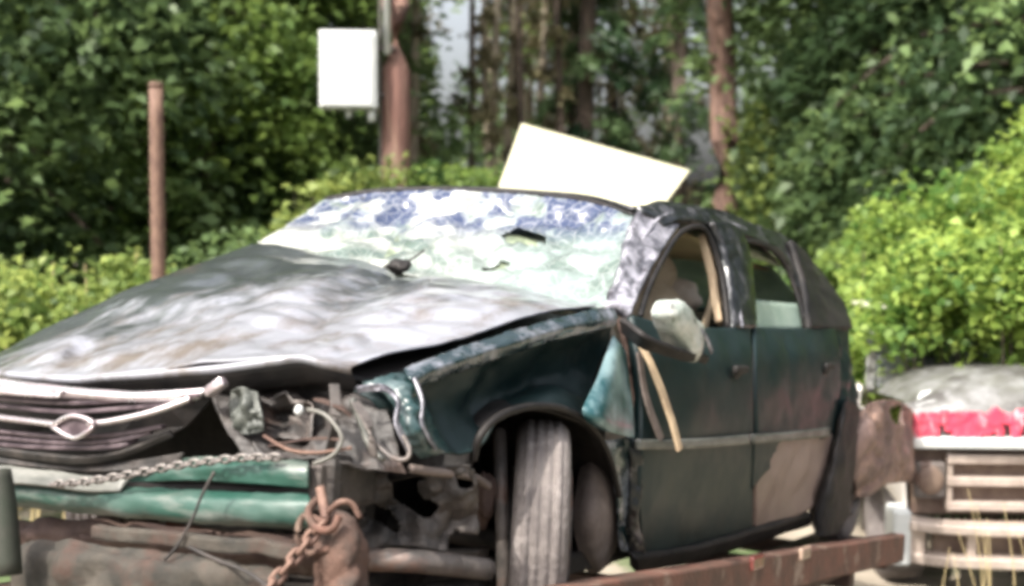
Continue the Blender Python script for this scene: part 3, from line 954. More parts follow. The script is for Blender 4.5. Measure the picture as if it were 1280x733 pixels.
patch('middle_pillar', [
    [Y(884, 280, .68), Y(897, 310, .71), Y(905, 350, .75), Y(911, 412, .82)],
    [Y(903, 282, .69), Y(914, 312, .72), Y(920, 350, .76), Y(926, 412, .83)],
    [Y(918, 288, .69), Y(929, 314, .72), Y(934, 352, .76), Y(939, 412, .83)]], SCUFF, car, n=(30, 10), amp=.012, f=13, seed=9, thick=.05, fine=.002)
patch('rear_pillar', [
    [Y(985, 302, .68), Y(994, 330, .72), Y(1002, 362, .77), Y(1008, 412, .84)],
    [Y(1003, 318, .66), Y(1018, 345, .70), Y(1028, 375, .76), Y(1032, 412, .84)],
    [Y(1018, 335, .64), Y(1040, 365, .69), Y(1054, 385, .75), Y(1062, 412, .83)]], BLACKM, car, n=(24, 14), amp=.02, f=7, seed=12, thick=.03, fine=.003)
tube('rail_edge_highlight', [Y(803, 300, .68), Y(824, 273, .66), Y(850, 266, .645), Y(880, 270, .65), Y(908, 277, .655), Y(943, 293, .675), Y(972, 305, .675), Y(996, 329, .695), Y(1012, 356, .735)], .006, PILLARL, car, n=6, seg=40)  # pale tube added along the rail to draw an edge highlight
beam('pillar_edge_glint', [Y(907, 292, .72), Y(917, 330, .755), Y(922, 372, .80), Y(927, 410, .855)], .006, .008, PILLARL, car, up=(0, 1, 0), seg=16, jit=.008, bev=0)  # pale strip stands in for a glint on the pillar edge
# torn tan inner trim of the middle pillar
beam('pillar_trim', [Y(878, 292, .64), Y(890, 340, .69), Y(900, 406, .76)], .045, .03, TAN, car, up=(0, 1, 0), seg=10, jit=.01, bev=.008)
# rear side glass, wound half down
patch('rear_door_glass', [[Y(936, 374, .76), Y(970, 378, .76), Y(1001, 380, .77)], [Y(938, 414, .80), Y(972, 414, .80), Y(1006, 414, .81)]], DGLASS, car, n=(12, 6), thick=.005)
tube('window_seal', [Y(936, 412, .80), Y(934, 360, .77), Y(930, 318, .73), Y(934, 302, .71), Y(962, 310, .71), Y(983, 336, .73), Y(1000, 380, .79), Y(1006, 412, .82)], .010, BLACKM, car, n=6, seg=40)
tube('window_seal', [Y(800, 396, .81), Y(812, 358, .78), Y(832, 318, .74), Y(852, 290, .70), Y(876, 284, .70), Y(890, 304, .72), Y(903, 350, .76), Y(910, 410, .82)], .010, BLACKM, car, n=6, seg=40)

# ---- doors
fd = [
    [Y(786, 396, .81), Y(830, 408, .83), Y(880, 412, .83), Y(934, 412, .83)],
    [Y(793, 440, .85), Y(830, 450, .87), Y(880, 452, .88), Y(935, 448, .88)],
    [Y(798, 500, .87), Y(830, 505, .89), Y(880, 505, .90), Y(936, 498, .90)],
    [Y(797, 556, .88), Y(830, 556, .90), Y(880, 552, .90), Y(937, 546, .90)],
    [Y(795, 620, .87), Y(830, 618, .88), Y(880, 612, .88), Y(937, 600, .88)],
    [Y(798, 692, .84), Y(830, 688, .84), Y(880, 675, .84), Y(936, 661, .84)]]
patch('front_door', fd, PAINT, car, n=(44, 44), amp=.010, f=3, seed=7, thick=.03, fine=.0008)
rd = [
    [Y(939, 412, .83), Y(975, 412, .83), Y(1005, 412, .84), Y(1040, 412, .84)],
    [Y(940, 448, .88), Y(975, 446, .88), Y(1010, 446, .88), Y(1046, 448, .87)],
    [Y(941, 498, .90), Y(975, 494, .90), Y(1010, 490, .89), Y(1046, 490, .87)],
    [Y(942, 546, .90), Y(975, 544, .90), Y(1010, 541, .89), Y(1038, 540, .87)]]
rdo = patch('rear_door', rd, PAINT, car, n=(34, 30), amp=.016, f=4, seed=10, thick=.03, fine=.001)
patch('rear_door', [
    [Y(942, 549, .90), Y(975, 547, .90), Y(1010, 544, .89), Y(1036, 543, .87)],
    [Y(941, 600, .88), Y(975, 594, .88), Y(1005, 588, .88), Y(1030, 585, .87)],
    [Y(940, 659, .84), Y(970, 650, .84), Y(1000, 640, .85), Y(1020, 628, .85)]], DOORBR, car, n=(30, 24), amp=.02, f=4, seed=11, thick=.03, label='lower rear door in mauve brown')
# dark paint wedge above the brown part
patch('rear_door_fold', [
    [Y(942, 551, .915), Y(980, 549, .912), Y(1034, 545, .885)],
    [Y(941, 580, .905), Y(970, 566, .905), Y(1030, 548, .885)],
    [Y(940, 612, .890), Y(966, 583, .900), Y(1026, 551, .882)]], PAINT, car, n=(14, 10), amp=.01, f=6, seed=12, thick=.006)
patch('door_moulding', [[Y(796, 549, .912), Y(860, 549, .925), Y(935, 543, .925)], [Y(796, 562, .912), Y(860, 561, .925), Y(935, 555, .925)]], GREYP, car, n=(24, 4), thick=.015, fine=.002)
patch('door_moulding', [[Y(939, 543, .925), Y(985, 540, .92), Y(1036, 534, .895)], [Y(939, 555, .925), Y(985, 551, .92), Y(1036, 546, .895)]], GREYP, car, n=(24, 4), thick=.015, fine=.002)
for (u, v, y) in ((926, 462, .925), (1037, 458, .905)):
    c = Y(u, v, y)
    h = box('door_handle', c, (.11, .022, .026), BLACKM, car, bev=.008)
    c2 = Y(u - 4, v + 4, y - .005)
    lump('handle_recess', (0, 0, 0), (.04, .008, .02), BLACKM, h, amp=.2, seed=3).location = c2
patch('sill', [[Y(790, 694, .86), Y(880, 679, .86), Y(1010, 640, .86)], [Y(792, 712, .82), Y(880, 694, .82), Y(1010, 654, .82)]], BLACKM, car, n=(30, 5), amp=.01, thick=.03)
# torn front edge of the door: bright strip and the bare wood-coloured trim hanging out
beam('torn_door_trim', [Y(800, 428, .90), Y(818, 470, .94), Y(838, 520, .97), Y(850, 562, .99)], .028, .012, TAN, car, up=(0, 1, 0), seg=14, jit=.012, seed=5, bev=.004)
beam('torn_door_trim', [Y(800, 440, .88), Y(810, 500, .905), Y(826, 550, .92)], .03, .008, LINER, car, up=(0, 1, 0), seg=10, jit=.01, seed=8, bev=.003)
patch('door_edge', [[Y(783, 545, .86), Y(786, 600, .86), Y(783, 650, .85), Y(786, 694, .84)], [Y(800, 556, .885), Y(802, 605, .885), Y(797, 650, .875), Y(806, 694, .85)]], SCUFF, car, n=(30, 6), amp=.03, f=12, seed=4, thick=.012, fine=.006)
patch('hinge_post', [[Y(772, 398, .80), Y(782, 450, .83), Y(790, 500, .85), Y(792, 550, .86)], [Y(790, 398, .79), Y(800, 450, .80), Y(806, 500, .82), Y(802, 556, .84)]], RUSTD, car, n=(30, 6), amp=.02, f=9, seed=4, thick=.01, fine=.004)

# mirror knocked out of its mount
_c = Y(849, 409, .96)
bm_ = bmesh.new()
bmesh.ops.create_icosphere(bm_, subdivisions=4, radius=1)
_r = Matrix.Rotation(R_(-24), 3, 'Y')
for v_ in bm_.verts:                      # a hard squared-off shell, dented on top
    q_ = v_.co
    e_ = .62
    q_ = Vector([math.copysign(abs(k_) ** e_, k_) for k_ in q_])
    q_ = Vector((q_.x * .138 * (1 - .12 * q_.z), q_.y * .05, q_.z * .056 * (1 - .25 * q_.x)))
    q_.z -= .016 * max(0, 1 - abs(q_.x + .02) * 18) * (q_.z > 0)
    q_ += Vector((0, .006 * nz(q_, 18, 8), .010 * nz(q_, 20, 3)))
    v_.co = _r @ q_ + _c
me_ = bpy.data.meshes.new('door_mirror')
bm_.to_mesh(me_)
bm_.free()
mr = link('door_mirror', me_, HOUSING, car)
patch('mirror_base', [[Y(776, 398, .88), Y(806, 420, .97), Y(845, 436, .995), Y(886, 446, .99)], [Y(778, 416, .88), Y(806, 436, .95), Y(845, 448, .97), Y(880, 452, .97)]], BLACKM, mr, n=(24, 8), amp=.015, f=9, thick=.015)
beam('mirror_shard', [Y(866, 400, 1.0), Y(880, 418, 1.01), Y(890, 440, 1.0)], .016, .006, PILLARL, mr, up=(0, 1, 0), seg=8, jit=.006, bev=.001)

# ---- inside
bs = Matrix.Rotation(R_(-14), 3, 'Y')


def seat(x, y):
    s = lump('seat', (x, y, .48), (.26, .25, .11), BEIGE, car, amp=.1, seed=2)
    lump('seat_back', (x - .25, y, .78), (.09, .24, .33), BEIGE, s, amp=.1, seed=3, rot=bs)
    lump('headrest', (x - .34, y, 1.12), (.05, .12, .09), BEIGE, s, amp=.1, seed=5)


seat(-1.15, .37)
seat(-1.15, -.37)
box('rear_seat', (-2.15, 0, .66), (.35, 1.25, .45), BEIGE, car, rot=bs, bev=.06)
box('floor_pan', (-1.3, 0, .22), (2.6, 1.55, .06), BLACKM, car, bev=.01)
lump('dashboard', (-.62, 0, .87), (.22, .66, .11), BEIGE, car, amp=.1, f=8, seed=8)
sw = revolve('steering_wheel', [(.185 + .016 * math.cos(a), .016 * math.sin(a)) for a in [i * math.pi / 4 for i in range(9)]], TAN, car,
             M=Matrix.Translation((-.86, .36, .96)) @ Matrix.Rotation(R_(65), 4, 'Y') @ Matrix.Rotation(R_(90), 4, 'X'), n=32)
lump('airbag', Y(840, 372, .42), (.10, .11, .07), mat('limp_airbag', (.60, .52, .45), (.45, .38, .32), scale=8, rough=.9, bump=.3), car, amp=.4, seed=7)
tube('seat_belt', [(-1.42, .70, 1.22), (-1.40, .66, .95), (-1.30, .60, .6)], .014, BEIGE, car, n=6)
patch('headliner', [[(-1.05, .56, 1.29), (-1.05, 0, 1.31), (-1.05, -.58, 1.31)], [(-2.4, .54, 1.20), (-2.4, 0, 1.25), (-2.4, -.56, 1.22)]], mat('olive_tan_headliner', (.58, .50, .30), (.46, .40, .24), scale=5, rough=.9), car, n=(12, 12), thick=.006, amp=.01)
patch('right_door_lining', [[(-.55, -.80, .96), (-1.4, -.82, .95), (-2.3, -.82, .95)], [(-.55, -.82, .35), (-1.4, -.84, .3), (-2.3, -.82, .3)]], BEIGE, car, n=(20, 10), thick=.02, amp=.01)
box('firewall', (-.50, 0, .62), (.05, 1.4, .55), BLACKM, car)
box('parcel_shelf', (-2.65, 0, .95), (.45, 1.3, .03), BLACKM, car)

# ---- front left fender, crushed inwards
fen = [
    [Y(442, 488, .70), Y(480, 474, .74), Y(520, 456, .76), Y(580, 436, .78), Y(640, 418, .79), Y(700, 400, .80), Y(764, 392, .80)],
    [Y(462, 500, .73), Y(500, 492, .77), Y(540, 470, .80), Y(590, 448, .82), Y(645, 432, .82), Y(702, 416, .82), Y(768, 404, .82)],
    [Y(484, 524, .75), Y(512, 512, .79), Y(545, 492, .79), Y(592, 474, .77), Y(648, 458, .75), Y(705, 440, .76), Y(758, 432, .80)],
    [Y(500, 548, .77), Y(520, 536, .81), Y(550, 524, .80), Y(595, 508, .76), Y(650, 488, .74), Y(705, 472, .76), Y(744, 474, .80)],
    [Y(508, 570, .78), Y(526, 568, .82), Y(556, 566, .84), Y(596, 560, .85), Y(628, 520, .86), Y(684, 508, .87), Y(738, 528, .86)]]
patch('front_fender', fen, PAINT, car, n=(80, 46), amp=.045, f=4.5, seed=14, thick=.006, fine=.0015, edge=.5)
# scraped bright crest along the top of the fender
patch('fender_crest', [
    [Y(505, 462, .77), Y(560, 440, .79), Y(620, 420, .80), Y(680, 402, .81), Y(740, 388, .82), Y(768, 386, .82)],
    [Y(512, 474, .805), Y(565, 453, .825), Y(625, 434, .835), Y(685, 415, .84), Y(742, 402, .84), Y(772, 398, .84)],
    [Y(520, 485, .80), Y(570, 466, .81), Y(630, 446, .82), Y(690, 427, .825), Y(745, 412, .83), Y(768, 408, .83)]], PAINTEDGE, car, n=(60, 12), amp=.014, f=7, seed=3, thick=.006, fine=.004)
FOLD = mat('creased_fender_paint', (0.012, 0.036, 0.037), (0.10, 0.135, 0.14), scale=10, rough=0.3, rough2=.5, coat=.2, lo=.50, hi=.70, bump=.15, bscale=22)
patch('fender_front_fold', [
    [Y(452, 482, .72), Y(482, 494, .77), Y(498, 520, .81), Y(508, 552, .83), Y(524, 572, .84)],
    [Y(478, 474, .74), Y(508, 484, .80), Y(518, 512, .84), Y(526, 545, .86), Y(546, 568, .855)],
    [Y(502, 466, .75), Y(522, 482, .76), Y(530, 510, .78), Y(546, 545, .80), Y(572, 568, .83)]], FOLD, car, n=(50, 30), amp=.03, f=14, seed=5, thick=.005, fine=.003)
beam('torn_fender_edge', [Y(446, 488, .74), Y(478, 484, .79), Y(498, 500, .83), Y(497, 528, .85), Y(512, 560, .86)], .016, .006, PILLARL, car, up=(0, 1, 0), seg=22, jit=.006, bev=.002)
beam('torn_fender_edge', [Y(520, 472, .82), Y(530, 500, .85), Y(528, 530, .865), Y(545, 562, .87)], .010, .006, PILLARL, car, up=(0, 1, 0), seg=18, jit=.006, bev=.002)
# rear corner of the fender, bent up, with the sky's reflection put into its pale teal
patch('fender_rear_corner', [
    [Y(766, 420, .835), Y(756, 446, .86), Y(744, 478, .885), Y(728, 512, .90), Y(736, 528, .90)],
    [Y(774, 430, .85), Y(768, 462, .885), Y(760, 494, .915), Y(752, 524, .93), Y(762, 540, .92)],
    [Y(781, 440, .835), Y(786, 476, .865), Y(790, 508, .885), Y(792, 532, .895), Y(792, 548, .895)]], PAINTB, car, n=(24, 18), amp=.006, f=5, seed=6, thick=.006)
patch('fender_lower', [
    [Y(758, 552, .86), Y(778, 548, .87), Y(796, 550, .87)],
    [Y(768, 600, .86), Y(780, 600, .86), Y(790, 600, .86)],
    [Y(776, 690, .83), Y(782, 690, .84), Y(790, 690, .84)]], PAINTEDGE, car, n=(10, 24), amp=.02, f=9, seed=7, thick=.008, fine=.003)
# lip of the wheel arch
arch = [Y(592, 575, .84), Y(600, 545, .86), Y(625, 520, .87), Y(665, 508, .87), (Y(705, 512, .88)), Y(740, 534, .88), Y(762, 572, .87), Y(774, 620, .86)]
tube('arch_lip', arch, .010, BLACKM, car, n=6, seg=40)
# wheel house behind the tyre
patch('wheel_house', [
    [Y(590, 580, .80), Y(612, 530, .82), Y(665, 512, .83), Y(735, 535, .83), Y(772, 600, .83), Y(782, 690, .80)],
    [(.50, .35, .40), (.34, .33, .66), (.0, .33, .74), (-.30, .33, .66), (-.42, .33, .40), (-.44, .33, .12)]], BLACKM, car, n=(40, 14), amp=.02, thick=.01)
box('inner_wing', (.02, .30, .45), (.95, .03, .66), BLACKM, car)
# muddy liner hanging behind the tyre, rounded like a dish
patch('fender_liner', [
    [Y(730, 570, .70), Y(722, 610, .74), Y(718, 650, .76), Y(724, 690, .76), Y(738, 716, .74)],
    [Y(742, 562, .74), Y(742, 610, .80), Y(742, 650, .82), Y(744, 690, .80), Y(750, 712, .77)],
    [Y(756, 572, .76), Y(764, 610, .80), Y(767, 645, .81), Y(764, 680, .79), Y(758, 706, .76)],
    [Y(764, 590, .72), Y(774, 620, .74), Y(777, 648, .75), Y(774, 676, .74), Y(762, 702, .72)]], LINER, car, n=(30, 26), amp=.012, f=6, seed=3, thick=.01, fine=.002)

# ---- wheels
def wheel(cx, cy, steer, flat=False, label=None):
    M = Matrix.Translation((cx, cy, .315)) @ Matrix.Rotation(steer, 4, 'Z')
    prof = [(.19, -.070), (.22, -.080), (.27, -.084), (.292, -.079), (.306, -.064), (.313, -.035), (.315, 0), (.313, .035), (.306, .064), (.292, .079), (.27, .084), (.22, .080), (.19, .070)]
    prof = [(a, b * .84) for a, b in prof]
    wh = revolve('wheel', prof, TYREM, car, M=M, n=64, label=label)
    for yy in (-.037, -.0125, .0125, .037):
        revolve('tread_rib', [(.3100, yy - .010), (.3160, yy - .009), (.3160, yy + .009), (.3100, yy + .010)], TYREM, wh, M=M, n=48)
    revolve('rim', [(.19, .080), (.185, .06), (.15, .045), (.10, .05), (.05, .065), (0.001, .068)], GREYM, wh, M=M, n=40)
    revolve('rim_back', [(.19, -.08), (.18, -.02), (.10, 0), (.001, 0)], BLACKM, wh, M=M, n=30)
    for i in range(9):
        a = i * 2 * math.pi / 9
        c = M @ Vector((.135 * math.cos(a), .062, .135 * math.sin(a)))
        lump('wheel_spoke', c, (.022, .012, .022), GREYM, wh, amp=.1, sub=1)
    return wh


wheel(.02, .782, R_(-60 + 90), label='dusty front wheel turned towards the left')
wheel(-2.78, .78, R_(4))
wheel(-2.78, -.76, 0)
wheel(.03, -.76, R_(26))
tube('axle', [(.02, -.7, .30), (.02, .68, .30)], .03, GREYD, car, n=10)
tube('axle', [(-2.78, -.7, .30), (-2.78, .7, .30)], .035, GREYD, car, n=10)
tube('strut', [Y(630, 740, .80), Y(628, 660, .79), Y(626, 590, .76), Y(624, 540, .70)], .018, GREYM, car, n=10)

# ---- rear quarter
patch('rear_quarter', [
    [Y(1040, 412, .84), Y(1052, 400, .82), Y(1062, 412, .80), (-3.05, .68, .93), (-3.4, .55, .88)],
    [Y(1047, 460, .87), Y(1056, 450, .87), Y(1066, 462, .84), (-3.05, .74, .80), (-3.4, .62, .78)],
    [Y(1046, 510, .87), Y(1056, 500, .88), Y(1070, 505, .85), (-3.1, .78, .66), (-3.4, .66, .66)],
    [Y(1036, 560, .87), Y(1046, 545, .88), Y(1064, 540, .86), (-2.98, .78, .58), (-3.3, .70, .56)]], PAINT, car, n=(40, 30), amp=.05, f=5, seed=15, thick=.008, fine=.003)
patch('rear_quarter_tear', [
    [Y(1040, 560, .87), Y(1050, 520, .90), Y(1060, 500, .91), Y(1074, 510, .88)],
    [Y(1022, 620, .88), Y(1038, 600, .93), Y(1054, 575, .94), Y(1070, 565, .91)],
    [Y(1018, 668, .88), Y(1032, 672, .92), Y(1048, 666, .93), Y(1062, 640, .91)]], BLACKM, car, n=(24, 24), amp=.03, f=7, seed=17, thick=.008, fine=.003)
patch('trunk_lid', [
    [(-2.75, .62, 1.0), (-2.75, .3, 1.03), (-2.75, -.3, 1.03), (-2.75, -.72, 1.0)],
    [(-3.0, .60, .95), (-3.05, .3, .99), (-3.1, -.3, 1.0), (-3.1, -.74, .95)],
    [(-3.35, .55, .86), (-3.45, .2, .90), (-3.5, -.3, .90), (-3.5, -.7, .86)],
    [(-3.42, .60, .60), (-3.55, .2, .62), (-3.6, -.3, .62), (-3.6, -.7, .6)]], PAINT, car, n=(24, 30), amp=.07, f=4, seed=19, thick=.01)
patch('rear_windscreen', [[(-2.42, .54, 1.22), (-2.45, 0, 1.27), (-2.42, -.56, 1.22)], [(-2.85, .64, .99), (-2.9, 0, 1.02), (-2.85, -.66, .99)]], DGLASS, car, n=(14, 8), thick=.005)
RB = mat('mud_brown_bumper', (0.20, 0.13, 0.11), (0.11, 0.075, 0.065), scale=6, rough=.5, rough2=.7, c3=(.34, .22, .17), s3=5, bump=.15)


def rb_hole(u, v):
    return ((u - .60) / .10) ** 2 + ((v - .14) / .09) ** 2 < 1


patch('rear_bumper_corner', [
    [Y(1074, 516, .86), Y(1090, 503, .90), Y(1116, 500, .90), Y(1136, 508, .86), Y(1146, 520, .80)],
    [Y(1070, 545, .88), Y(1092, 545, .93), Y(1112, 545, .92), Y(1130, 550, .87), Y(1144, 562, .80)],
    [Y(1068, 590, .88), Y(1090, 592, .90), Y(1110, 578, .92), Y(1132, 580, .88), Y(1144, 596, .80)],
    [Y(1072, 622, .86), Y(1090, 618, .88), Y(1106, 606, .88), Y(1124, 604, .84), Y(1136, 604, .80)]], RB, car, n=(50, 46), amp=.07, f=6, seed=21, thick=.01, fine=.002, hole=rb_hole)
box('rear_bumper_beam', (-3.6, .1, .50), (.10, 1.3, .14), GREYD, car)
lump('tail_lamp', Y(1140, 530, .78), (.05, .03, .06), REDREF, car, amp=.3, seed=8)

# ---- front end: grille
def G(u, v, x=.90): return X(u, v, x)


gr_out = [G(-60, 470, .84), G(0, 473, .88), G(80, 482, .91), G(170, 488, .90), G(257, 483, .86), G(236, 508, .86), G(212, 534, .86), G(170, 556, .87), G(110, 566, .885), G(40, 566, .87), G(-60, 555, .84)]
gsh = poly('grille_backing', [p + Vector((-.05, 0, 0)) for p in gr_out], BLACKM, car, .01, (-1, 0, 0), bev=0)
gr = patch('grille', [
    [G(-60, 468, .88), G(0, 474, .90), G(80, 484, .93), G(170, 491, .92), G(258, 486, .88)],
    [G(-60, 474, .89), G(0, 480, .912), G(80, 491, .945), G(170, 497, .93), G(254, 493, .885)],
    [G(-60, 478, .88), G(0, 485, .90), G(80, 497, .93), G(170, 502, .92), G(248, 499, .88)]], CHROME, car, n=(40, 6), thick=.008, fine=.001)
beam('grille_bar', [G(-60, 514, .90), G(0, 522, .92), G(50, 528, .945), G(72, 531, .955)], .03, .014, CHROME, gr, seg=12, bev=.006)
beam('grille_bar', [G(112, 530, .955), G(140, 527, .945), G(190, 516, .925), G(240, 498, .89)], .03, .014, CHROME, gr, seg=14, bev=.006)
for (vv, k) in ((500, 0), (509, 1), (541, 2), (549, 3), (557, 4)):
    r = [252, 240, 205, 190, 168][k]
    sag = [2, 4, 4, 3, 1][k]
    beam('grille_slat', [G(-60, vv - 8, .87), G(20, vv, .90), G(90, vv + sag + 2, .925), G(150, vv + sag * .5, .915), G(r, vv - 6 - k, .885)], .025, .010, GRILLEM, gr, seg=18, bev=.003)
patch('grille_lower_lip', [
    [G(-60, 548, .89), G(0, 560, .91), G(90, 570, .93), G(150, 564, .92), G(212, 538, .88)],
    [G(-60, 558, .88), G(0, 569, .90), G(90, 580, .92), G(150, 572, .91), G(218, 545, .87)]], GREYD, gr, n=(30, 5), thick=.01, fine=.002)
# broken top shell piece lying over the grille at the left
patch('grille_shell_piece', [[G(-40, 470, .91), G(20, 478, .94), G(78, 488, .955)], [G(-40, 492, .92), G(18, 494, .95), G(74, 497, .96)]], CHROME, gr, n=(14, 6), amp=.02, f=9, thick=.008)
# outlined emblem, wide cross-shaped bar
emo = [(-42, 0), (-36, -8), (-14, -8), (-10, -13), (14, -13), (18, -8), (38, -8), (34, 8), (12, 8), (8, 13), (-16, 13), (-20, 8), (-36, 8)]
em = [(-27, -1), (-12, -11), (0, -14), (14, -11), (27, -3), (15, 8), (2, 14), (-12, 9)]
def ring(name, pts, cu, cv, x, r, m, parent):
    P = [G(cu + a, cv + b, x) for a, b in pts]
    P.append(P[0])
    return tube(name, P, r, m, parent, n=6, seg=len(P) * 2)
eb = ring('emblem', em, 92, 534, .972, .0058, CHROME, gr)
poly('emblem_field', [G(92 + a * .85, 534 + b * .85, .966) for a, b in em], GRILLEM, gr, .006, (-1, 0, 0), bev=0)

# black opening behind the broken grille and beside the lamp
box('radiator', (.55, .05, .52), (.05, 1.15, .34), BLACKM, car)
box('engine_block', (.15, 0, .55), (.55, .55, .42), GREYD, car, bev=.05)

# lamp pocket: grimy dented panel, its colour darkened for the shade of the hood
patch('lamp_pocket', [
    [X(262, 484, .80), X(300, 474, .74), X(340, 470, .70), X(390, 470, .68), X(440, 478, .66), X(476, 494, .66)],
    [X(268, 502, .85), X(300, 495, .80), X(345, 492, .72), X(395, 492, .70), X(445, 502, .70), X(486, 520, .70)],
    [X(280, 532, .86), X(310, 528, .83), X(350, 528, .74), X(398, 528, .72), X(450, 535, .71), X(494, 548, .71)],
    [X(296, 556, .86), X(320, 556, .85), X(355, 556, .80), X(400, 558, .78), X(455, 562, .74), X(500, 572, .72)],
    [X(305, 574, .86), X(330, 574, .86), X(360, 573, .84), X(405, 576, .82), X(460, 586, .76), X(508, 592, .72)]], POCKET, car, n=(56, 40), amp=.05, f=9, seed=22, thick=.008, fine=.006)
patch('lamp_housing', [[X(286, 488, .84), X(300, 484, .86), X(322, 490, .84)], [X(284, 515, .85), X(304, 512, .875), X(328, 518, .85)], [X(296, 540, .85), X(308, 545, .86), X(330, 540, .84)]], LAMPM, car, n=(24, 24), amp=.05, f=16, seed=5, thick=.004, fine=.003)
patch('lamp_reflector', [[X(326, 500, .76), X(350, 494, .78), X(384, 502, .76)], [X(330, 522, .76), X(354, 520, .70), X(392, 524, .76)], [X(334, 546, .78), X(358, 550, .80), X(388, 546, .78)]], GREYM, car, n=(30, 30), amp=.06, f=15, seed=15, thick=.004, fine=.004)
for q_, (a_, b_) in enumerate((((300, 470), (312, 560)), ((420, 480), (408, 575)), ((340, 560), (430, 548)), ((446, 500), (470, 570)), ((280, 500), (342, 508)), ((396, 500), (440, 518)))):
    beam('torn_bracket', [X(a_[0], a_[1], .80), X((a_[0] + b_[0]) / 2 + 6, (a_[1] + b_[1]) / 2 - 5, .82), X(b_[0], b_[1], .81)], .022, .006, (GREYM, POCKET, RUSTD)[q_ % 3], car, seg=12, jit=.012, seed=q_, bev=.001)
lump('lamp_bulb', X(374, 513, .83), (.011, .010, .012), WHITEP, car, amp=.1, seed=5)
tube('wiring_loom', [X(385, 512, .84), X(405, 518, .85), X(422, 536, .85), (X(427, 552, .85)), X(415, 570, .86), X(392, 580, .87)], .0045, WIRE, car, n=8, seg=26)
tube('wiring_loom', [X(330, 545, .86), X(360, 562, .87), X(395, 566, .87), X(440, 560, .83)], .004, RUSTL, car, n=6, seg=20)
tube('wiring_loom', [X(440, 500, .78), X(452, 530, .78), X(462, 556, .78), X(480, 575, .78)], .008, GREYP, car, n=6, seg=20)
beam('lamp_clip', [X(262, 492, .88), X(270, 484, .885), X(281, 476, .88)], .03, .022, CHROME, car, seg=6, bev=.005)
tube('bent_bracket', [X(462, 546, .80), X(475, 560, .81), X(492, 573, .81), X(508, 574, .80), X(512, 562, .79), X(504, 545, .79)], .0048, GREYM, car, n=8, seg=24)
# upper tie bar blackened for the shade under the hood
beam('tie_bar', [X(180, 480, .70), X(300, 474, .70), X(420, 474, .66), X(470, 486, .60)], .06, .03, BLACKM, car, seg=16, jit=.01)

# ---- bumper beam, green, split into an upper and a lower layer
patch('bumper_upper', [
    [X(150, 588, .84), X(205, 577, .85), X(270, 572, .86), X(330, 575, .86), X(386, 579, .84)],
    [X(150, 598, .87), X(205, 588, .88), X(270, 583, .89), X(330, 585, .89), X(386, 589, .87)],
    [X(150, 606, .87), X(205, 601, .88), X(270, 602, .89), X(330, 606, .89), X(386, 610, .87)]], GREENP, car, n=(50, 12), amp=.012, f=7, seed=4, thick=.008, fine=.002)
patch('bumper_groove', [[X(-60, 596, .85), X(60, 600, .87), X(200, 603, .87), X(386, 609, .84)], [X(-60, 606, .85), X(60, 610, .87), X(200, 614, .87), X(386, 622, .84)]], BLACKM, car, n=(20, 4), thick=.01)
patch('bumper_lower', [
    [X(-70, 590, .86), X(20, 600, .88), X(130, 608, .90), X(240, 614, .90), X(320, 618, .90), X(386, 620, .87)],
    [X(-70, 598, .89), X(20, 610, .92), X(130, 618, .94), X(240, 624, .94), X(320, 628, .93), X(388, 630, .90)],
    [X(-70, 612, .89), X(20, 624, .92), X(130, 636, .94), X(240, 646, .94), X(320, 652, .93), X(388, 654, .90)],
    [X(-70, 620, .86), X(20, 632, .88), X(130, 642, .90), X(240, 652, .90), X(320, 657, .89), X(386, 660, .87)]], GREENP, car, n=(80, 18), amp=.014, f=6, seed=6, thick=.01, fine=.002)
patch('scuffed_valance', [
    [X(-60, 576, .90), X(20, 584, .92), X(90, 592, .93), X(160, 600, .92)],
    [X(-60, 600, .92), X(18, 604, .95), X(90, 612, .955), X(150, 616, .94)]], GREYP, car, n=(30, 8), amp=.02, f=8, seed=7, thick=.008, fine=.003)
patch('bumper_skin_strip', [
    [X(-60, 560, .89), X(40, 572, .90), X(140, 578, .90), X(230, 566, .88)],
    [X(-60, 572, .90), X(40, 584, .91), X(140, 590, .91), X(226, 578, .88)]], GREYD, car, n=(30, 6), amp=.01, f=8, seed=9, thick=.008)
beam('bumper_bracket', [X(404, 580, .80), X(406, 640, .80)], .07, .05, GREYM, car, up=(0, 1, 0), seg=6, jit=.01)
box('bumper_mount', X(424, 600, .74), (.16, .10, .12), GREYD, car, bev=.02)

# ---- under the nose: subframe, arms, splash panels
patch('lower_crossmember', [
    [X(20, 650, .78), X(150, 652, .80), X(300, 664, .80), X(400, 668, .76)],
    [X(20, 668, .82), X(150, 672, .84), X(300, 690, .84), X(400, 694, .80)],
    [X(20, 700, .78), X(150, 704, .80), X(300, 716, .80), X(400, 720, .76)]], RUSTD, car, n=(50, 14), amp=.05, f=6, seed=9, thick=.01, fine=.004)
tube('control_arm', [(.10, .25, .16), (.06, .45, .15), (.02, .66, .18)], .035, GREYM, car, n=10, seg=12)
tube('control_arm', [(.45, .30, .18), (.25, .48, .16), (.06, .66, .18)], .028, GREYD, car, n=10, seg=12)
tube('tie_rod', [(.30, .28, .26), (.24, .5, .27), (.10, .68, .28)], .014, GREYM, car, n=8, seg=10)
box('front_subframe', (.30, .12, .17), (.60, .70, .10), GREYD, car, bev=.03)
patch('splash_panel', [
    [X(440, 590, .70), X(490, 588, .66), X(540, 584, .60), X(590, 580, .52)],
    [X(446, 630, .68), X(490, 628, .60), X(545, 625, .55), X(598, 625, .48)],
    [X(450, 690, .66), X(500, 682, .60), X(560, 690, .54), X(604, 700, .46)]], GREYD, car, n=(70, 50), amp=.09, f=8, seed=25, thick=.006, fine=.006, hole=lambda u, v: noise.noise(Vector((u * 5, v * 4, 2.7))) > .16)
tube('frame_rail', [X(450, 700, .66), X(520, 702, .62), X(610, 712, .40)], .026, GREYM, car, n=8, seg=12)
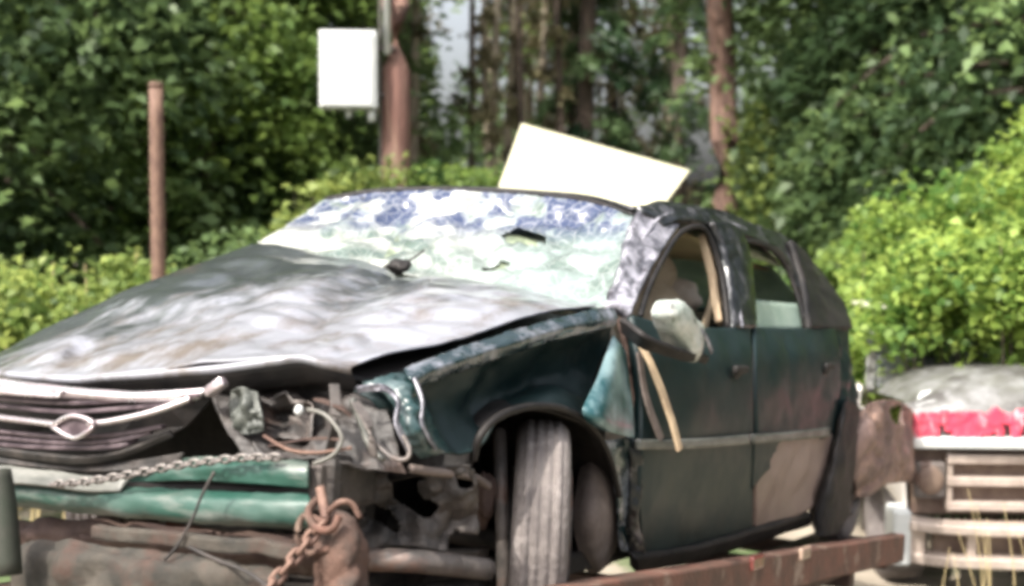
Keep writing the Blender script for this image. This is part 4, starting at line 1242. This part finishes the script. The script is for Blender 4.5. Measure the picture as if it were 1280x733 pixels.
tube('torn_bumper_end', [Y(512, 586, .82), Y(545, 590, .84), Y(590, 596, .84), Y(610, 608, .82)], .010, LINER, car, n=8, seg=16)
lump('brake_hose', Y(606, 625, .74), (.03, .03, .06), RUSTD, car, amp=.5, seed=4)

# ------------------------------------------------------------------ trailer
tr = thing('car_trailer', 'rusty red car trailer rail and frame under the wreck', 'trailer', mat4=CARM)
railL = [(1.45, 1.0, .27), (.04, 1.0, .185), (-1.5, 1.0, .075), (-3.04, 1.0, -.035)]
beam('side_rail', railL, .07, .125, RUST, tr, seg=20, jit=.006, bev=.008)
beam('side_rail', [(1.45, -1.0, .16), (-3.04, -1.0, -.08)], .07, .125, RUST, tr, seg=14, jit=.006)
for yy in (.79, -.79):
    beam('wheel_track', [(1.2, yy, -.04), (-3.1, yy, -.04)], .36, .05, RUSTD, tr, bev=.006)
for xx in (1.15, .3, -.6, -1.5, -2.4, -3.0):
    beam('crossmember', [(xx, -.98, -.10), (xx, .97, -.10)], .08, .07, RUSTD, tr)
beam('deck_frame', [(1.35, .45, -.17), (-3.0, .45, -.17)], .07, .12, RUSTD, tr)
beam('deck_frame', [(1.35, -.45, -.17), (-3.0, -.45, -.17)], .07, .12, RUSTD, tr)
beam('head_beam', [(1.35, -.98, .05), (1.35, .98, .08)], .08, .12, RUSTD, tr, seg=8)
for (u, v, mm) in ((946, 703, REDREF), (1006, 691, AMBREF)):
    c = Y(u, v, 1.04)
    box('marker_lamp', c, (.11, .018, .045), mm, tr, bev=.008)
for xx in (-1.1, -1.95):
    for yy in (-1.02, 1.0):
        wv = revolve('trailer_wheel', [(.15, -.08), (.30, -.1), (.36, -.08), (.37, 0), (.36, .08), (.30, .1), (.15, .08)], BLACKM, tr, M=Matrix.Translation((xx, yy * .93, -.70)), n=30)
        revolve('rim', [(.16, .06), (.1, .03), (.001, .05)], GREYP, wv, M=Matrix.Translation((xx, yy * .93, -.70)), n=20)
    tube('trailer_axle', [(xx, -.9, -.70), (xx, .9, -.70)], .04, RUSTD, tr, n=8)
    for yy in (-.45, .45):
        beam('spring_hanger', [(xx, yy, -.66), (xx, yy, -.2)], .06, .10, RUSTD, tr, up=(1, 0, 0))
# winch stand at the nose and the guard post at the left edge
tube('guard_post', [X(-4, 590, 1.12), X(4, 640, 1.12), X(10, 720, 1.12)], .030, mat('dark_green_tube', (.018, .024, .014), (.03, .03, .022), scale=9, rough=.7), tr, n=10, seg=8)
OLV = mat('olive_grimy_steel', (.022, .020, .016), (.055, .046, .036), scale=8, rough=.85, c3=(.045, .025, .018), s3=6, bump=.5, bscale=18)
patch('winch_stand', [
    [X(20, 684, .98), X(90, 676, 1.0), X(190, 690, 1.0), X(280, 700, .98), X(350, 716, .96)],
    [X(20, 700, 1.02), X(90, 698, 1.04), X(190, 708, 1.05), X(280, 716, 1.02), X(350, 728, 1.0)],
    [X(20, 760, 1.02), X(90, 760, 1.04), X(190, 765, 1.04), X(280, 765, 1.02), X(350, 770, .98)]], OLV, tr, n=(40, 16), amp=.05, f=9, seed=31, thick=.02, fine=.004)
beam('deck_plate', [X(120, 664, .99), X(250, 680, 1.0), X(372, 694, .98)], .03, .03, OLV, tr, seg=10, jit=.02)

# rusty rounded stop at the trailer corner
RSTOP = mat('rusty_stop', (.05, .038, .032), (.10, .055, .04), scale=9, rough=.85, bump=.4)
patch('wheel_stop', [
    [X(398, 655, .88), X(420, 640, .87), X(440, 648, .85), X(452, 672, .82)],
    [X(396, 672, .92), X(420, 662, .94), X(442, 668, .92), X(458, 690, .86)],
    [X(394, 730, .92), X(420, 728, .95), X(444, 728, .93), X(458, 732, .86)],
    [X(394, 770, .92), X(420, 770, .94), X(444, 770, .92), X(456, 770, .86)]], RSTOP, tr, n=(26, 30), amp=.02, f=14, seed=5, thick=.012, fine=.003)

# ------------------------------------------------------------------ chain links
def link_mesh(L, wd, r):
    pts = []
    for i in range(12):
        a = 2 * math.pi * i / 12
        pts.append(Vector((math.cos(a) * wd + (L - wd) * (1 if math.cos(a) > 0 else -1) * (abs(math.cos(a)) > .2), math.sin(a) * wd, 0)))
    vs, fs = [], []
    n = 5
    for k, p in enumerate(pts):
        t = (pts[(k + 1) % 12] - pts[k - 1]).normalized()
        s = Vector((0, 0, 1))
        q = t.cross(s)
        for i in range(n):
            a = 2 * math.pi * i / n
            vs.append(p + q * math.cos(a) * r + s * math.sin(a) * r)
    for k in range(12):
        for i in range(n):
            j = (i + 1) % n
            k2 = (k + 1) % 12
            fs.append((k * n + i, k * n + j, k2 * n + j, k2 * n + i))
    return mesh_of(vs, fs, 'link')


def chain(name, label, pts, step, L, wd, r, m):
    t = thing(name, label, 'chain', mat4=CARM)
    P = resample(pts, 200)
    me = link_mesh(L, wd, r)
    me.materials.append(m)
    me.polygons.foreach_set('use_smooth', [True] * len(me.polygons))
    acc, k, last = 0, 0, P[0]
    for i in range(1, len(P) - 1):
        acc += (P[i] - P[i - 1]).length
        if acc >= step:
            acc = 0
            d_ = (P[i + 1] - P[i - 1]).normalized()
            q = d_.to_track_quat('X', 'Z').to_matrix().to_4x4()
            o = bpy.data.objects.new('link', me)
            COL.objects.link(o)
            o.parent = t
            o.matrix_local = Matrix.Translation(P[i]) @ q @ Matrix.Rotation(R_(90) * (k % 2) + .4, 4, 'X')
            k += 1
    return t


chain('tie_down_chain', 'grey link chain draped across the green bumper below the grille',
      [X(60, 606, .985), X(110, 602, .985), X(170, 592, .96), X(230, 581, .935), X(300, 573, .915), X(345, 572, .90)], .019, .0135, .0075, .0035, CHAINM)
chain('anchor_chain', 'rusty link chain running down from the bumper corner',
      [X(412, 648, .95), X(392, 668, .97), X(368, 698, 1.0), X(336, 735, 1.04), X(318, 755, 1.06)], .024, .017, .010, .005, RUSTL)
hk = thing('chain_hook', 'knotted rusty hook and strap at the green bumper end', 'hook', mat4=CARM)
tube('hook', [X(396, 625, .93), X(385, 640, .96), X(395, 660, .97), X(415, 662, .97), X(424, 645, .96)], .008, RUST, hk, n=8, seg=20)
tube('hook_shackle', [X(400, 610, .92), X(404, 630, .93), X(408, 650, .95)], .010, RUSTL, hk, n=8, seg=8)
tube('hook_strap', [X(408, 655, .96), X(380, 645, .95), X(372, 672, .95), X(384, 692, .94), X(412, 686, .95)], .007, RUST, hk, n=8, seg=20)
tube('hook_strap', [X(410, 640, .95), X(425, 628, .95), X(440, 630, .93), X(450, 648, .92)], .006, RUSTL, hk, n=8, seg=14)
cbl = thing('winch_cable', 'thin grey cable hanging in front of the green bumper', 'cable', mat4=CARM)
tube('cable', [X(268, 590, .99), X(252, 620, 1.0), X(240, 650, 1.01), X(222, 682, 1.02), X(206, 700, 1.03)], .0035, GREYD, cbl, n=6, seg=20)
tube('cable', [X(236, 684, 1.02), X(270, 700, 1.03), X(310, 716, 1.04), X(344, 742, 1.05)], .004, GREYD, cbl, n=6, seg=20)

# ------------------------------------------------------------------ old pickup on the gravel behind
PY = 6.75
PX = W(1350, 560, PY).x
pk = thing('old_pickup', 'old beige pickup with red tape across its hood, half under vines', 'pickup truck', loc=(PX, PY, 0))
pk.rotation_euler = (0, 0, R_(-3))


def K(u, v, dy=0.0):
    p = W(u, v, PY + dy)
    return Vector((p.x - PX, dy, p.z))


zt = lambda v, dy=0.0: W(1350, v, PY + dy).z
hw = .94
# hood
patch('hood', [[(-hw * .97, .02, zt(553)), (-.5, -.02, zt(550)), (0, -.04, zt(550)), (.5, -.02, zt(550)), (hw * .97, .02, zt(553))],
               [(-hw * .97, .12, zt(512, .1)), (-.6, .10, zt(498, .1)), (0, .08, zt(494, .1)), (.6, .10, zt(498, .1)), (hw * .97, .12, zt(512, .1))],
               [(-hw * .93, .5, zt(500, .5)), (-.6, .45, zt(470, .5)), (0, .4, zt(462, .5)), (.6, .45, zt(470, .5)), (hw * .93, .5, zt(500, .5))],
               [(-hw * .88, 1.2, zt(492, 1.2)), (-.6, 1.15, zt(462, 1.2)), (0, 1.1, zt(452, 1.2)), (.6, 1.15, zt(462, 1.2)), (hw * .88, 1.2, zt(492, 1.2))]], PKH, pk, n=(40, 30), amp=.02, f=5, thick=.01)
def tape_hole(u, v):
    return (v > .5 and noise.noise(Vector((u * 42, v * 1.5, 3))) > .02 + (1 - v) * .7) or v < .12 + .16 * noise.noise(Vector((u * 30, 7, 3)))


tp = patch('warning_tape', [[(-hw * .96, .0, zt(512)), (-.3, -.03, zt(508)), (.3, -.04, zt(508)), (hw * .95, 0, zt(516))],
                       [(-hw * .97, -.045, zt(550)), (-.3, -.085, zt(549)), (.3, -.085, zt(549)), (hw * .97, -.045, zt(546))]], REDT, pk, n=(150, 16), amp=.012, f=9, thick=.006, fine=.006, hole=tape_hole)
beam('hood_edge', [(-hw * .97, -.02, zt(554)), (0, -.07, zt(552)), (hw * .97, -.02, zt(554))], .07, .065, WHITEP, pk, seg=10, bev=.015)
# nose panel and grille
box('nose_panel', (0, .10, (zt(566) + zt(648)) / 2), (hw * 1.9, .10, zt(566) - zt(648)), PKD, pk, bev=.01)
for v in (575, 603, 634):
    beam('grille_slat', [(-.72, -.0, zt(v)), (.72, -.0, zt(v))], .06, .05, PKM, pk, bev=.008)
for xx in (-.70, -.235, .235, .70):
    beam('grille_divider', [(xx, .01, zt(568)), (xx, .01, zt(642))], .03, .05, PKM, pk, up=(0, 1, 0), bev=.006)
for sx in (-1, 1):
    hl = box('headlight', (sx * .81, .0, (zt(578) + zt(625)) / 2), (.17, .06, zt(578) - zt(625)), GREYM, pk, bev=.02)
    lump('lens', (sx * .81, -.035, (zt(580) + zt(622)) / 2), (.07, .02, .08), PKD, hl, amp=.05)
    patch('fender', [[(sx * hw, .0, zt(552)), (sx * hw * 1.02, .6, zt(515, .6)), (sx * hw * 1.01, 1.3, zt(510, 1.3))],
                     [(sx * hw * 1.0, .0, zt(600)), (sx * hw * 1.06, .6, zt(590, .6)), (sx * hw * 1.06, 1.3, zt(590, 1.3))],
                     [(sx * hw * .98, .02, zt(650)), (sx * hw * 1.0, .6, .62), (sx * hw * 1.03, 1.3, .5)]], PKW, pk, n=(20, 16), amp=.01, thick=.01)
# bumper with slots
zb1, zb0 = zt(646), zt(702)
hbp = zb1 - zb0
beam('bumper', [(-hw * 1.06, .0, zb1 - .035), (-.6, -.16, zb1 - .035), (.6, -.16, zb1 - .035), (hw * 1.06, .0, zb1 - .035)], .14, .055, PKM, pk, seg=18, bev=.012)
beam('bumper', [(-hw * 1.04, .0, zb0 + .035), (-.6, -.15, zb0 + .035), (.6, -.15, zb0 + .035), (hw * 1.04, .0, zb0 + .035)], .13, .06, PKM, pk, seg=18, bev=.012)
box('bumper_back', (0, -.03, (zb0 + zb1) / 2), (hw * 1.7, .06, hbp * .8), PKD, pk, bev=.01)
for xx in (-.90, -.62, -.30, 0, .30, .62, .90):
    beam('bumper_web', [(xx, -.13 if abs(xx) < .7 else -.07, zb0 + .03), (xx, -.13 if abs(xx) < .7 else -.07, zb1 - .03)], .10 if abs(xx) > .8 else .05, .06, PKM, pk, up=(0, 1, 0), bev=.008)
box('bumper_guard', (-.98, -.02, (zb0 + zb1) / 2 + .02), (.10, .2, hbp * 1.25), WHITEP, pk, bev=.02)
for sx in (-1, 1):
    for yy in (.75, 3.6):
        wv = revolve('wheel', [(.2, -.11), (.3, -.12), (.37, -.1), (.38, 0), (.37, .1), (.3, .12), (.2, .11), (.19, .05), (.001, .05)], TYREM, pk, M=Matrix.Translation((sx * .80, yy, .36)) @ Matrix.Rotation(R_(90), 4, 'Z'), n=30)
# cab
zc0, zc1 = zt(486, 1.2), 1.56
patch('windscreen', [[(-.82, 1.2, zc0), (0, 1.12, zc0), (.82, 1.2, zc0)], [(-.76, 1.5, (zc0 + zc1) / 2), (0, 1.42, (zc0 + zc1) / 2), (.76, 1.5, (zc0 + zc1) / 2)], [(-.60, 1.75, zc1), (0, 1.7, zc1 + .02), (.60, 1.75, zc1)]], PKG, pk, n=(24, 14), thick=.006, amp=.03)
for sx in (-1, 1):
    beam('cab_pillar', [(sx * .86, 1.2, zc0 - .02), (sx * .72, 1.78, zc1)], .06, .05, PKH, pk)
    patch('door', [[(sx * .90, 1.3, zc0), (sx * .90, 2.5, zc0)], [(sx * .96, 1.3, .5), (sx * .96, 2.5, .5)]], PKW, pk, n=(8, 8), thick=.03)
patch('cab_roof', [[(-.72, 1.75, zc1 + .01), (0, 1.72, zc1 + .05), (.72, 1.75, zc1 + .01)], [(-.74, 2.6, zc1 + .01), (0, 2.6, zc1 + .06), (.74, 2.6, zc1 + .01)]], PKW, pk, n=(12, 8), thick=.02)
box('cab_back', (0, 2.6, (zc1 + .5) / 2), (1.8, .05, zc1 - .5), PKD, pk)
box('cargo_bed', (0, 3.65, .72), (1.9, 2.0, .5), PKW, pk, bev=.04)
patch('painted_hood_highlight', [[K(1146, 508, .11), K(1168, 504, .11), K(1190, 501, .11)], [K(1150, 494, .26), K(1170, 487, .26), K(1192, 480, .26)], [K(1158, 490, .46), K(1174, 480, .46), K(1188, 472, .46)]], WHITEP, pk, n=(26, 24), amp=.02, f=9, thick=.004)  # white patch laid on the hood as a painted highlight

# dry grass stalks in front of the pickup
paths = []
for i in range(9):
    u = random.choice((1205, 1222, 1236, 1260, 1275, 1150, 1290)) + random.uniform(-8, 8)
    b0 = W(u, 790, 6.1)
    tp_ = W(u + random.uniform(-34, 34), random.uniform(600, 700), 6.2)
    paths.append([(b0.x, b0.y, 0), tuple((Vector((b0.x, b0.y, 0)) + tp_) / 2 + Vector((.02, 0, .05))), tuple(tp_)])
o = joined_tubes('dry_grass', paths, [.004] * len(paths), GRASSST, None, kind='stuff')

# grass and weeds fringe around the gravel
n = 9000
xs = rng.uniform(-9, 9, n)
ys = rng.uniform(9.5, 17, n)
keep = (np.abs(xs) > .5) | (ys > 12)
xs, ys = xs[keep], ys[keep]
zs = np.array([zg(a, b) for a, b in zip(xs, ys)]) + rng.uniform(.02, .35, len(xs))
link('undergrowth', leaves_mesh('undergrowth', np.stack([xs, ys, zs], 1), .2, rng.uniform(.1, .9, len(xs)), up=.2, aspect=.4), LEAF['mid'], None, kind='stuff', smooth=False)
